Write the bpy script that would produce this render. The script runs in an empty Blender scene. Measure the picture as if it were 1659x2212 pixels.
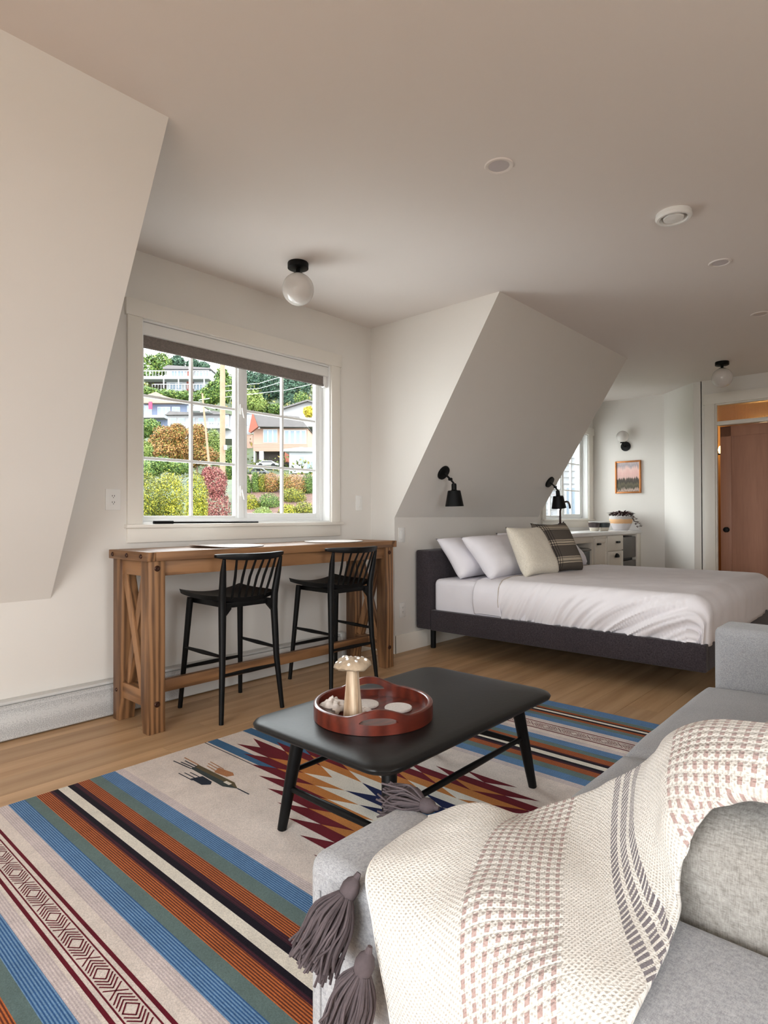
import bpy, bmesh, math, random
import numpy as np
from mathutils import Vector, Matrix, noise as mnoise

random.seed(7)
R_ = random.Random(11)
scene = bpy.context.scene
COL = scene.collection

# ------------------------------------------------------------------ camera
W_PX, H_PX, F_PX = 1659, 2212, 1299.4
YAW, PITCH, ROLL = 0.83785, 0.0075058, -0.00236069
CAM = Vector((0.0, 0.0, 1.10))
CD = Vector((math.sin(YAW) * math.cos(PITCH), math.cos(YAW) * math.cos(PITCH), math.sin(PITCH)))
_r = Vector((math.cos(YAW), -math.sin(YAW), 0)); _u = _r.cross(CD)
CR = _r * math.cos(ROLL) + _u * math.sin(ROLL)
CU = -_r * math.sin(ROLL) + _u * math.cos(ROLL)
cam_data = bpy.data.cameras.new('camera'); cam = bpy.data.objects.new('camera', cam_data); COL.objects.link(cam)
cam_data.sensor_fit = 'HORIZONTAL'; cam_data.sensor_width = 36.0; cam_data.lens = F_PX / W_PX * 36.0
cam_data.clip_start = 0.02; cam_data.clip_end = 1000
cam.matrix_world = Matrix(((CR.x, CU.x, -CD.x, CAM.x), (CR.y, CU.y, -CD.y, CAM.y), (CR.z, CU.z, -CD.z, CAM.z), (0, 0, 0, 1)))
scene.camera = cam
def at_depth(px, py, depth):            # a point seen at (px, py), depth metres in front of the camera
    return CAM + (CD + CR * ((px - 829.5) / F_PX) - CU * ((py - 1106.0) / F_PX)) * depth

# ------------------------------------------------------------------ world, light, exposure
world = bpy.data.worlds.new('overcast_sky'); scene.world = world; world.use_nodes = True
bg = world.node_tree.nodes['Background']; bg.inputs[0].default_value = (0.94, 0.975, 1.0, 1); bg.inputs[1].default_value = 7.0
def window_portal(loc, rot, sx, sy):
    l = bpy.data.lights.new('window_portal', 'AREA'); l.shape = 'RECTANGLE'; l.size = sx; l.size_y = sy
    l.cycles.is_portal = True
    o = bpy.data.objects.new('window_portal', l); COL.objects.link(o); o.location = loc; o.rotation_euler = rot
window_portal((2.43, 3.56, 1.66), (math.radians(-90), 0, 0), 1.55, 1.25)
window_portal((7.30, 3.56, 1.66), (math.radians(-90), 0, 0), 1.40, 1.20)
window_portal((-2.48, 0.20, 1.275), (0, math.radians(-90), 0), 1.95, 2.6)  # unseen opening in the left wall, added for brightness
window_portal((.9, -1.7, 1.475), (math.radians(90), 0, 0), 1.2, 1.25)  # unseen opening behind the camera, added to lift the room light
scene.view_settings.view_transform = 'Standard'; scene.view_settings.look = 'None'
scene.view_settings.exposure = 0.68; scene.view_settings.gamma = 1.0; scene.view_settings.use_curve_mapping = False

# ------------------------------------------------------------------ materials
def S(r, g, b):
    f = lambda c: (c / 255) / 12.92 if c / 255 <= 0.04045 else ((c / 255 + 0.055) / 1.055) ** 2.4
    return (f(r), f(g), f(b))
class NT:
    def __init__(self, name):
        self.m = bpy.data.materials.new(name); self.m.use_nodes = True
        self.t = self.m.node_tree; self.b = self.t.nodes['Principled BSDF']; self.out = self.t.nodes['Material Output']
    def n(self, kind, **kw):
        x = self.t.nodes.new(kind)
        for k, v in kw.items():
            if k in ('ins',):
                for i, val in v.items(): x.inputs[i].default_value = val
            else: setattr(x, k, v)
        return x
    def l(self, a, b): self.t.links.new(a, b)
    def coords(self, scale=(1, 1, 1), kind='Object', rot=(0, 0, 0)):
        c = self.n('ShaderNodeTexCoord'); mp = self.n('ShaderNodeMapping'); self.l(c.outputs[kind], mp.inputs[0])
        mp.inputs['Scale'].default_value = scale; mp.inputs['Rotation'].default_value = rot
        return mp.outputs[0]
    def noise(self, vec, scale, detail=3, rough=.55):
        x = self.n('ShaderNodeTexNoise'); x.inputs['Scale'].default_value = scale; x.inputs['Detail'].default_value = detail
        x.inputs['Roughness'].default_value = rough
        if vec is not None: self.l(vec, x.inputs['Vector'])
        return x.outputs['Fac']
    def ramp(self, fac, stops, interp='LINEAR'):
        x = self.n('ShaderNodeValToRGB'); e = x.color_ramp.elements; x.color_ramp.interpolation = interp
        while len(e) < len(stops): e.new(0.5)
        for i, (p, c) in enumerate(stops): e[i].position = p; e[i].color = (*c[:3], 1)
        self.l(fac, x.inputs[0]); return x.outputs[0]
    def math(self, op, a, b=None):
        x = self.n('ShaderNodeMath', operation=op)
        for i, v in enumerate((a, b)):
            if v is None: continue
            if isinstance(v, (int, float)): x.inputs[i].default_value = v
            else: self.l(v, x.inputs[i])
        return x.outputs[0]
    def mix(self, fac, a, b, mode='MIX'):
        x = self.n('ShaderNodeMix', data_type='RGBA', blend_type=mode)
        for i, v in ((0, fac), (6, a), (7, b)):
            if isinstance(v, (int, float)): x.inputs[i].default_value = v
            elif isinstance(v, tuple): x.inputs[i].default_value = (*v[:3], 1)
            else: self.l(v, x.inputs[i])
        return x.outputs[2]
    def bump(self, h, strength=.2, dist=.002):
        x = self.n('ShaderNodeBump'); x.inputs['Strength'].default_value = strength; x.inputs['Distance'].default_value = dist
        self.l(h, x.inputs['Height']); self.l(x.outputs[0], self.b.inputs['Normal'])
    def col(self, c):
        if isinstance(c, tuple): self.b.inputs['Base Color'].default_value = (*c[:3], 1)
        else: self.l(c, self.b.inputs['Base Color'])
    def set(self, **k):
        for a, v in k.items():
            a = {'rough': 'Roughness', 'metal': 'Metallic', 'spec': 'Specular IOR Level', 'sheen': 'Sheen Weight', 'trans': 'Transmission Weight',
                 'coat': 'Coat Weight', 'subs': 'Subsurface Weight'}[a]
            self.b.inputs[a].default_value = v
        return self
def dim(c, k): return tuple(min(1, x * k) for x in c)
def plain(name, c, rough=.5, var=.0, vscale=6, bump=0, bscale=200, metal=0, spec=.5, bdist=.001, **k):
    t = NT(name); t.set(rough=rough, metal=metal, spec=spec, **k)
    if var: t.col(t.ramp(t.noise(t.coords(), vscale, 4), [(.3, dim(c, 1 - var)), (.7, dim(c, 1 + var))]))
    else: t.col(c)
    if bump: t.bump(t.noise(t.coords(), bscale, 3), bump, bdist)
    return t.m
def wood(name, c_dark, c_light, axis='x', rough=.5, scale=1.0, bump=.15, perobj=0.0, fine=1.0, coat=0, wave=.3):
    t = NT(name); t.set(rough=rough, coat=coat)
    s = {'x': (.8, 9, 9), 'y': (9, .8, 9), 'z': (9, 9, .8)}[axis]
    v = t.coords(tuple(k * scale for k in s))
    if perobj:
        oi = t.n('ShaderNodeObjectInfo'); ad = t.n('ShaderNodeVectorMath', operation='ADD'); cb = t.n('ShaderNodeCombineXYZ')
        m = t.math('MULTIPLY', oi.outputs['Random'], 60.0); t.l(m, cb.inputs[0]); t.l(m, cb.inputs[1]); t.l(v, ad.inputs[0]); t.l(cb.outputs[0], ad.inputs[1]); v = ad.outputs[0]
    n1 = t.noise(v, 1.3, 3); n2 = t.noise(v, 9 * fine, 4)
    w = t.n('ShaderNodeTexWave', wave_type='BANDS', bands_direction={'x': 'Y', 'y': 'X', 'z': 'X'}[axis]); w.inputs['Scale'].default_value = .55 if wave < .4 else .9
    w.inputs['Distortion'].default_value = 6 if wave < .4 else 11; w.inputs['Detail'].default_value = 3; w.inputs['Detail Scale'].default_value = .7; t.l(v, w.inputs['Vector'])
    f = t.math('ADD', t.math('MULTIPLY', n1, .45), t.math('ADD', t.math('MULTIPLY', n2, .3), t.math('MULTIPLY', w.outputs['Fac'], wave)))
    c = t.ramp(f, [(.28, c_dark), (.72 + max(0, wave - .3) * .6, c_light)])
    if perobj:
        c = t.mix(1.0, c, t.ramp(oi.outputs['Random'], [(0, (1 - perobj,) * 3), (1, (1 + perobj * .6,) * 3)]), 'MULTIPLY')
    t.col(c); t.bump(f, bump, .002)
    return t.m
def fabric(name, c, c2=None, scale=420, bump=.5, rough=.95, big=.06, sheen=.15):
    t = NT(name); t.set(rough=rough, spec=.2, sheen=sheen)
    v = t.coords(); nb = t.noise(v, 5, 3)
    k = scale / 420
    na = t.noise(t.coords((380 * k, 70 * k, 70 * k)), 1, 2); nz = t.noise(t.coords((70 * k, 70 * k, 380 * k)), 1, 2); ny = t.noise(t.coords((70 * k, 380 * k, 70 * k)), 1, 2)
    h = t.math('MULTIPLY', t.math('ADD', na, t.math('ADD', nz, ny)), .36)
    c2 = c2 or dim(c, .72)
    cc = t.ramp(h, [(.40, c2), (.66, c)])
    t.col(t.mix(1.0, cc, t.ramp(nb, [(.3, (1 - big,) * 3), (.7, (1 + big,) * 3)]), 'MULTIPLY'))
    t.bump(h, bump, .0015)
    return t.m
def emit(name, c, s):
    t = NT(name); t.col((0, 0, 0)); t.b.inputs['Emission Color'].default_value = (*c, 1); t.b.inputs['Emission Strength'].default_value = s
    return t.m
def glass_thin(name, tint=(1, 1, 1), rough=0.0, ref=1.0):
    t = NT(name); tr = t.n('ShaderNodeBsdfTransparent'); tr.inputs[0].default_value = (*tint, 1)
    gl = t.n('ShaderNodeBsdfGlossy'); gl.inputs['Roughness'].default_value = rough
    fr = t.n('ShaderNodeFresnel'); fr.inputs[0].default_value = 1.35
    mx = t.n('ShaderNodeMixShader'); t.l(t.math('MULTIPLY', fr.outputs[0], ref), mx.inputs[0]); t.l(tr.outputs[0], mx.inputs[1]); t.l(gl.outputs[0], mx.inputs[2]); t.l(mx.outputs[0], t.out.inputs[0])
    return t.m
def leaves(name, stops, rough=.6, trans=.25):
    t = NT(name); t.set(rough=rough, spec=.2)
    g = t.n('ShaderNodeNewGeometry'); t.col(t.ramp(g.outputs['Random Per Island'], stops))
    return t.m

M = {}
M['wall'] = plain('wall_paint', S(228, 223, 216), .75, .012, 1.2, .12, 350, spec=.25)
M['ceil'] = plain('ceiling_paint', S(230, 222, 216), .85, .01, 1, .12, 300, spec=.2)
M['trim'] = plain('trim_paint', S(232, 226, 216), .42, 0, 1, 0)
M['white'] = plain('white_plastic', S(236, 234, 230), .35)
M['vinyl'] = plain('white_vinyl', S(240, 240, 238), .35)
M['black'] = plain('black_metal', (.004, .004, .004), .5, spec=.2)
M['blackwood'] = plain('black_stained_wood', (.004, .004, .004), .42, .3, 30, .08, 90, spec=.22)
M['leather'] = plain('black_tabletop', (.006, .006, .006), .40, .15, 3, .12, 60, spec=.35, bdist=.002)
M['floor'] = wood('oak_floor', S(172, 135, 97), S(218, 182, 141), 'x', .45, .5, .05, .14, wave=.12)
M['gap'] = plain('floor_gap', S(60, 42, 28), .8)
M['tabx'] = wood('pine_x', S(78, 51, 31), S(152, 110, 73), 'x', .5, 1.2, .3, wave=.5)
M['taby'] = wood('pine_y', S(78, 51, 31), S(152, 110, 73), 'y', .5, 1.2, .3, wave=.5)
M['tabz'] = wood('pine_z', S(78, 51, 31), S(156, 114, 77), 'z', .5, 1.2, .3, wave=.5)
M['bolt'] = plain('bronze_bolt', S(70, 45, 35), .4, .2, 60, metal=.7)
M['traywood'] = wood('mahogany', S(74, 26, 16), S(108, 42, 27), 'x', .32, 1.6, .05, coat=.3)
M['bedgrey'] = fabric('charcoal_fabric', S(72, 64, 68), S(36, 32, 35), 700, .4)
M['sofa'] = fabric('grey_sofa_fabric', S(176, 176, 178), S(134, 135, 138), 1500, .4)
M['sofapillow'] = fabric('grey_cushion_fabric', S(166, 162, 156), S(124, 120, 114), 800, .6)
M['sheet'] = plain('white_sheet', S(240, 236, 240), .85, .015, 8, .25, 40, spec=.15, bdist=.003)
M['duvet'] = plain('white_duvet', S(238, 233, 235), .85, .015, 6, .3, 30, spec=.15, bdist=.003)
M['cream'] = fabric('cream_linen', S(236, 228, 212), S(212, 202, 184), 500, .4)
M['grey_metal'] = plain('brushed_steel', S(112, 108, 105), .45, .05, 3, metal=.6)
M['darkglass'] = plain('dark_glass', (.01, .01, .012), .1)
M['cab'] = plain('cabinet_paint', S(222, 214, 202), .45)
M['quartz'] = plain('quartz_counter', S(238, 236, 234), .25, .02, 4)
M['fir'] = wood('fir_door', S(138, 92, 72), S(176, 128, 104), 'z', .5, .5, .04)
M['blind'] = fabric('blind_fabric', S(140, 130, 124), S(112, 104, 99), 600, .3)
M['opal'] = plain('opal_glass', S(230, 224, 218), .08, spec=.6, trans=.25)
M['pile'] = None

# ------------------------------------------------------------------ mesh builder
OFF = {}
class MB:
    def __init__(s): s.v = []; s.f = []; s.mi = []; s.uv = None
    def add(s, vs, fs, mi=0):
        b = len(s.v); s.v += [tuple(p) for p in vs]; s.f += [tuple(b + i for i in q) for q in fs]; s.mi += [mi] * len(fs); return s
    def box(s, x0, x1, y0, y1, z0, z1, mi=0):
        vs = [(x, y, z) for z in (z0, z1) for y in (y0, y1) for x in (x0, x1)]
        return s.add(vs, [(0, 2, 3, 1), (4, 5, 7, 6), (0, 1, 5, 4), (2, 6, 7, 3), (0, 4, 6, 2), (1, 3, 7, 5)], mi)
    def bar(s, p0, p1, w, h, up=(0, 0, 1), mi=0):     # a rectangular bar from p0 to p1
        p0, p1 = Vector(p0), Vector(p1); d = (p1 - p0).normalized(); up = Vector(up); a = d.cross(up).normalized(); b = a.cross(d)
        vs = [p + a * (i * w / 2) + b * (j * h / 2) for p in (p0, p1) for i, j in ((-1, -1), (1, -1), (1, 1), (-1, 1))]
        return s.add(vs, [(3, 2, 1, 0), (4, 5, 6, 7), (0, 1, 5, 4), (1, 2, 6, 5), (2, 3, 7, 6), (3, 0, 4, 7)], mi)
    def tube(s, pts, rs, n=12, mi=0, caps=True):
        pts = [Vector(p) for p in pts]; rs = rs if isinstance(rs, (list, tuple)) else [rs] * len(pts); vs = []; fs = []
        prev = None
        for i, p in enumerate(pts):
            d = (pts[min(i + 1, len(pts) - 1)] - pts[max(i - 1, 0)]).normalized()
            if prev is None: a = d.orthogonal().normalized()
            else:
                a = prev - d * prev.dot(d); a = a.normalized() if a.length > 1e-6 else d.orthogonal().normalized()
            prev = a; b = d.cross(a)
            vs += [p + (a * math.cos(2 * math.pi * k / n) + b * math.sin(2 * math.pi * k / n)) * rs[i] for k in range(n)]
        for i in range(len(pts) - 1):
            fs += [(i * n + k, i * n + (k + 1) % n, (i + 1) * n + (k + 1) % n, (i + 1) * n + k) for k in range(n)]
        if caps: fs += [tuple(range(n))[::-1], tuple((len(pts) - 1) * n + k for k in range(n))]
        return s.add(vs, fs, mi)
    def lathe(s, prof, c=(0, 0, 0), n=32, mi=0, axis=(0, 0, 1)):
        q = Vector((0, 0, 1)).rotation_difference(Vector(axis)); c = Vector(c); vs = []; fs = []
        for r, z in prof: vs += [c + q @ Vector((max(r, 1e-5) * math.cos(2 * math.pi * k / n), max(r, 1e-5) * math.sin(2 * math.pi * k / n), z)) for k in range(n)]
        for i in range(len(prof) - 1):
            fs += [(i * n + k, i * n + (k + 1) % n, (i + 1) * n + (k + 1) % n, (i + 1) * n + k) for k in range(n)]
        return s.add(vs, fs, mi)
    def prism(s, poly, a, b, axis='x', mi=0):          # polygon in the two other axes, extruded from a to b
        mk = {'x': lambda p, t: (t, p[0], p[1]), 'y': lambda p, t: (p[0], t, p[1]), 'z': lambda p, t: (p[0], p[1], t)}[axis]
        n = len(poly); vs = [mk(p, a) for p in poly] + [mk(p, b) for p in poly]
        fs = [tuple(range(n))[::-1], tuple(range(n, 2 * n))] + [(i, (i + 1) % n, n + (i + 1) % n, n + i) for i in range(n)]
        return s.add(vs, fs, mi)
    def grid(s, P, mi=0, closed=False):                # P[i][j]
        ni, nj = len(P), len(P[0]); vs = [p for row in P for p in row]
        fs = [(i * nj + j, i * nj + (j + 1) % nj, (i + 1) * nj + (j + 1) % nj, (i + 1) * nj + j) for i in range(ni - 1) for j in range(nj if closed else nj - 1)]
        return s.add(vs, fs, mi)
    def build(s, name, mats, parent=None, bevel=0, seg=2, smooth=True, angle=35, fixn=True):
        me = bpy.data.meshes.new(name); off = OFF.get(parent.name) if parent is not None else None
        if parent is None:
            a = np.array(s.v); off = Vector((float((a[:, 0].min() + a[:, 0].max()) / 2), float((a[:, 1].min() + a[:, 1].max()) / 2), float(a[:, 2].min())))
        vs = [(x - off.x, y - off.y, z - off.z) for x, y, z in s.v]
        me.from_pydata(vs, [], s.f)
        for m in (mats if isinstance(mats, (list, tuple)) else [mats]): me.materials.append(m)
        me.polygons.foreach_set('material_index', s.mi)
        if s.uv is not None:
            ul = me.uv_layers.new(name='UVMap'); ul.data.foreach_set('uv', np.array([s.uv[l.vertex_index] for l in me.loops], dtype=np.float32).ravel())
        if bevel or fixn:
            bm = bmesh.new(); bm.from_mesh(me)
            if fixn: bmesh.ops.recalc_face_normals(bm, faces=bm.faces)
            if bevel:
                es = [e for e in bm.edges if len(e.link_faces) == 2 and e.calc_face_angle(0) > math.radians(30)]
                bmesh.ops.bevel(bm, geom=es, offset=bevel, segments=seg, affect='EDGES', profile=.5, clamp_overlap=True)
            bm.to_mesh(me); bm.free()
        if smooth:
            me.polygons.foreach_set('use_smooth', [True] * len(me.polygons)); me.set_sharp_from_angle(angle=math.radians(angle))
        o = bpy.data.objects.new(name, me); COL.objects.link(o)
        if parent is not None: o.parent = parent
        else: o.location = off
        OFF[o.name] = off
        return o
def thing(name, label, cat, loc=(0, 0, 0), group=None):
    o = bpy.data.objects.new(name, None); COL.objects.link(o); o.location = loc; o.empty_display_size = .05
    OFF[o.name] = Vector(loc); return tag(o, label, cat, group)
def tag(o, label, cat, group=None):
    o['label'] = label; o['category'] = cat
    if group: o['group'] = group
    return o
def struct(o): o['kind'] = 'structure'; return o
def copy_tree(o, parent=None):
    c = o.copy(); COL.objects.link(c); c.parent = parent
    for ch in [x for x in bpy.data.objects if x.parent == o and x.name not in _done]:
        _done.add(ch.name); copy_tree(ch, c)
    return c
_done = set()
def dup(o):
    _done.clear(); return copy_tree(o)
def fbm(x, y, z, o=3):
    return mnoise.fractal(Vector((x, y, z)), 1.0, 2.0, o)

# ================================================================== THE ROOM
WY, CZ = 3.43, 2.667                      # window wall, ceiling height
XL, XF, XD, YB = -2.40, 8.15, 7.68, -1.60 # left wall, kitchen end wall, door wall, wall behind the camera
W1 = (1.671, 3.193, 1.058, 2.275)         # window opening x0 x1 z0 z1
W2 = (6.72, 7.985, 1.058, 2.215)
fl = MB().box(XL, 9.6, YB, WY, -.12, -.012).build('floor', M['gap']); struct(fl)
pw = .178; row = 0; y = WY
plank_me = {}
while y > YB:
    y0 = max(y - pw, YB); x = XL - R_.uniform(0, 1.9)
    while x < 9.5:
        L = R_.choice((1.9, 2.1, 1.5)); a, b = max(x, XL), min(x + L, 9.6)
        if b - a > .05:
            MB().box(a + .0006, b - .0006, y0 + .0006, y - .0006, -.012, 0).build('plank', M['floor'], fl, smooth=False, fixn=False)
        x += L
    y = y0
ce = struct(MB().box(XL, 9.6, YB, WY + .2, CZ, CZ + .15).build('ceiling', M['ceil']))
b = MB(); T = .18
xs = [XL, W1[0], W1[1], W2[0], W2[1], 8.35]
b.box(XL, W1[0], WY, WY + T, -.12, CZ); b.box(W1[1], W2[0], WY, WY + T, -.12, CZ); b.box(W2[1], 8.35, WY, WY + T, -.12, CZ)
for w in (W1, W2): b.box(w[0], w[1], WY, WY + T, -.12, w[2]); b.box(w[0], w[1], WY, WY + T, w[3], CZ)
struct(b.build('wall_window', M['wall'], smooth=False))
SY0, SZ0, SY1 = 3.43, .672, 2.195         # roof slope: foot on the window wall, top at the ceiling
struct(MB().prism([(SY0, SZ0), (SY1, CZ), (SY0, CZ)], XL, 1.182, 'x').build('wall_slope_left', M['wall'], smooth=False))
KY = 3.17; kz = SZ0 + (SY0 - KY) / (SY0 - SY1) * (CZ - SZ0)
KX0, KX1 = 3.648, 6.06
struct(MB().prism([(KY, -.01), (KY, kz), (SY1, CZ), (SY0, CZ), (SY0, -.01)], KX0, KX1, 'x').build('wall_slope_bed', M['wall'], smooth=False))
struct(MB().box(XF, XF + .2, 2.2, WY, -.12, CZ).build('wall_kitchen_end', M['wall'], smooth=False))
struct(MB().prism([(XF, 2.49), (XD, 2.018), (XD, 1.93), (XF + .2, 1.93), (XF + .2, 2.49)], -.12, CZ, 'z').build('wall_diagonal', M['wall'], smooth=False))
DY0, DY1, DZ = .93, 1.79, 2.385
b = MB().box(XD, XD + .12, DY1, 1.94, -.12, CZ).box(XD, XD + .12, YB, DY0, -.12, CZ).box(XD, XD + .12, DY0, DY1, DZ, CZ)
struct(b.build('wall_right', M['wall'], smooth=False))
# left wall and wall behind the camera, unseen openings added to brighten the room
b = MB().box(XL - .15, XL, YB, -1.10, -.12, CZ).box(XL - .15, XL, 1.50, WY, -.12, CZ).box(XL - .15, XL, -1.10, 1.50, 2.25, CZ).box(XL - .15, XL, -1.10, 1.50, -.12, .3)
struct(b.build('wall_left', M['wall'], smooth=False))
b = MB().box(XL - .15, .3, YB - .15, YB, -.12, CZ).box(1.5, 9.6, YB - .15, YB, -.12, CZ).box(.3, 1.5, YB - .15, YB, -.12, .85).box(.3, 1.5, YB - .15, YB, 2.1, CZ)
struct(b.build('wall_behind', M['wall'], smooth=False))
# bathroom behind the door
b = MB().box(9.4, 9.55, .2, 2.2, -.12, CZ).box(XD + .12, 9.5, 1.93, 2.0, -.12, CZ).box(XD + .12, 9.5, .2, .35, -.12, CZ)
struct(b.build('wall_bathroom', wood('bath_panel', S(140, 98, 54), S(170, 122, 70), 'z', .5, 1, .05), smooth=False))

# baseboard under the bed wall, and base trim
struct(MB().box(KX0 - .012, KX1, KY - .014, KY, 0, .145).build('baseboard_bed', M['trim'], bevel=.002))
struct(MB().box(3.30, KX0, WY - .014, WY, 0, .145).build('baseboard_window', M['trim'], bevel=.002))
struct(MB().box(KX0 - .014, KX0, KY - .014, WY, 0, .145).build('baseboard_cheek', M['trim'], bevel=.002))
struct(MB().box(XD - .014, XD, 1.9, 2.015, 0, .145).build('baseboard_right', M['trim'], bevel=.002))

# ------------------------------------------------------------------ windows
M['pane'] = glass_thin('window_glass', (.97, .985, .98), 0, .6)
def window(n, w, yf, cols_l, rows, label_trim):
    x0, x1, z0, z1 = w
    root = bpy.data.objects.new('window_%d' % n, None); COL.objects.link(root); root.location = ((x0 + x1) / 2, WY, z0); OFF[root.name] = Vector(root.location); root['kind'] = 'structure'
    # jamb liner
    b = MB().box(x0, x0 + .016, WY - .002, WY + .17, z0, z1).box(x1 - .016, x1, WY - .002, WY + .17, z0, z1).box(x0 + .016, x1 - .016, WY - .002, WY + .17, z1 - .016, z1).box(x0 + .016, x1 - .016, WY, WY + .17, z0 - .01, z0 + .012)
    b.build('jamb', M['vinyl'], root, bevel=.002)
    fx0, fx1, fz0, fz1 = x0 + .016, x1 - .016, z0 + .012, z1 - .016
    xm = cols_l
    b = MB().box(fx0, fx0 + .028, yf, yf + .05, fz0, fz1).box(fx1 - .032, fx1, yf, yf + .05, fz0, fz1).box(fx0 + .028, fx1 - .032, yf, yf + .05, fz0, fz0 + .022).box(fx0 + .028, fx1 - .032, yf, yf + .05, fz1 - .03, fz1).box(xm - .02, xm + .025, yf - .008, yf + .05, fz0 + .022, fz1 - .03)
    b.build('frame', M['vinyl'], root, bevel=.003)
    for si, (a, c, fr) in enumerate(((fx0 + .026, xm - .018, .018), (xm + .025, fx1 - .03, .036))):
        sash = MB().box(a, a + fr, yf + .006, yf + .044, fz0 + .02, fz1 - .028).box(c - fr, c, yf + .006, yf + .044, fz0 + .02, fz1 - .028).box(a + fr, c - fr, yf + .006, yf + .044, fz0 + .02, fz0 + .02 + fr).box(a + fr, c - fr, yf + .006, yf + .044, fz1 - .028 - fr, fz1 - .028).build('sash', M['vinyl'], root, bevel=.003)
        MB().box(a + fr - .004, c - fr + .004, yf + .022, yf + .026, fz0 + .02 + fr - .004, fz1 - .028 - fr + .004).build('pane', M['pane'], sash, smooth=False)
        xc = (a + c) / 2
        MB().box(xc - .009, xc + .009, yf + .012, yf + .036, fz0 + .02 + fr, fz1 - .028 - fr).build('muntin', M['vinyl'], sash, bevel=.003)
        for z in rows: MB().box(a + fr, c - fr, yf + .013, yf + .035, z - .009, z + .009).build('muntin', M['vinyl'], sash, bevel=.003)
    for z in (z0 + .22, z0 + .78):
        b = MB().box(xm - .012, xm + .016, yf - .02, yf - .008, z - .035, z + .035).bar((xm + .002, yf - .024, z + .01), (xm + .012, yf - .034, z - .06), .014, .012, (0, 1, 0))
        b.build('latch', M['white'], root, bevel=.003)
    return root
win1 = window(1, W1, 3.505, 2.415, (1.458, 1.838), '')
win2 = window(2, W2, 3.505, 7.35, (1.44, 1.80), '')
def casing(n, w, cw=.085, hh=.095, ah=.085, left=True, right=True, rx=None):
    x0, x1, z0, z1 = w; rx = rx or (x1 + cw)
    b = MB()
    b.box(x0 - cw, x0 + .004, WY - .018, WY, z0, z1); 
    if right: b.box(x1 - .004, rx, WY - .018, WY, z0, z1)
    o = b.build('trim_%d' % n, M['trim'], bevel=.002); struct(o)
    MB().box(x0 - cw - .012, min(rx + .012, XF - .001), WY - .026, WY, z1 - .003, z1 + hh).build('head_casing', M['trim'], o, bevel=.002)
    MB().box(x0 - cw - .014, min(rx + .014, XF - .001), WY - .045, WY + .02, z0 - .022, z0).build('sill', M['trim'], o, bevel=.004)
    MB().box(x0 - cw, rx, WY - .02, WY, z0 - .022 - ah, z0 - .022).build('apron', M['trim'], o, bevel=.002)
casing(1, W1); casing(2, W2, rx=8.13)
# roller blind: white cassette, grey fabric, hem
bl = thing('roller_blind', 'grey roller blind with white cassette rolled up at the top of the dormer window', 'blind', (2.43, WY + .02, 2.1))
MB().box(W1[0] + .018, W1[1] - .018, WY + .004, WY + .06, 2.185, W1[3] - .018).build('cassette', M['white'], bl, bevel=.004)
MB().box(W1[0] + .022, W1[1] - .052, WY + .028, WY + .031, 2.118, 2.2).build('blind_fabric', M['blind'], bl)
MB().tube([(W1[0] + .022, WY + .0295, 2.116), (W1[1] - .052, WY + .0295, 2.116)], .008).build('hem_bar', M['blind'], bl)
MB().box(W1[1] - .05, W1[1] - .02, WY + .015, WY + .05, 2.10, 2.19).build('bracket', M['white'], bl, bevel=.004)
rod = thing('window_stick', 'thin black stick with a thick grip lying on the window sill', 'stick', (2.1, WY - .02, W1[2]))
MB().tube([(1.85, WY - .012, W1[2] + .009), (2.50, WY - .012, W1[2] + .006)], .005).build('shaft', M['black'], rod)
MB().tube([(1.745, WY - .012, W1[2] + .010), (1.87, WY - .012, W1[2] + .010)], .010).build('grip', M['black'], rod)

# ------------------------------------------------------------------ door in the right wall
struct(MB().box(XD - .02, XD, DY1, DY1 + .105, 0, DZ).box(XD - .02, XD, DY0 - .105, DY0, 0, DZ).build('trim_3', M['trim'], bevel=.002))
struct(MB().box(XD - .026, XD, DY0 - .12, DY1 + .12, DZ - .002, DZ + .115).build('trim_4', M['trim'], bevel=.002))
dr = bpy.data.objects.new('door_1', None); COL.objects.link(dr); dr.location = (XD + .05, DY0, 0); OFF['door_1'] = Vector(dr.location); dr['kind'] = 'structure'
b = MB().box(XD - .002, XD + .04, DY1 - .018, DY1, 0, DZ).box(XD - .002, XD + .13, DY0, DY0 + .018, 0, DZ).box(XD - .002, XD + .13, DY0 + .018, DY1 - .018, DZ - .018, DZ)
b.build('jamb', M['trim'], dr, bevel=.002)
MB().box(XD - .004, XD + .11, DY0 + .018, DY1 - .018, 2.135, 2.18).build('transom_bar', M['trim'], dr, bevel=.002)
t = NT('reeded_glass'); t.set(rough=.25, trans=.8); t.col(S(228, 196, 146)); w_ = t.n('ShaderNodeTexWave', wave_type='BANDS', bands_direction='Y'); w_.inputs['Scale'].default_value = 30; t.l(t.coords(), w_.inputs['Vector']); t.bump(w_.outputs['Fac'], .6, .004)
MB().box(XD + .05, XD + .056, DY0 + .018, DY1 - .018, 2.18, DZ - .018).build('transom_glass', t.m, dr)
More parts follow.
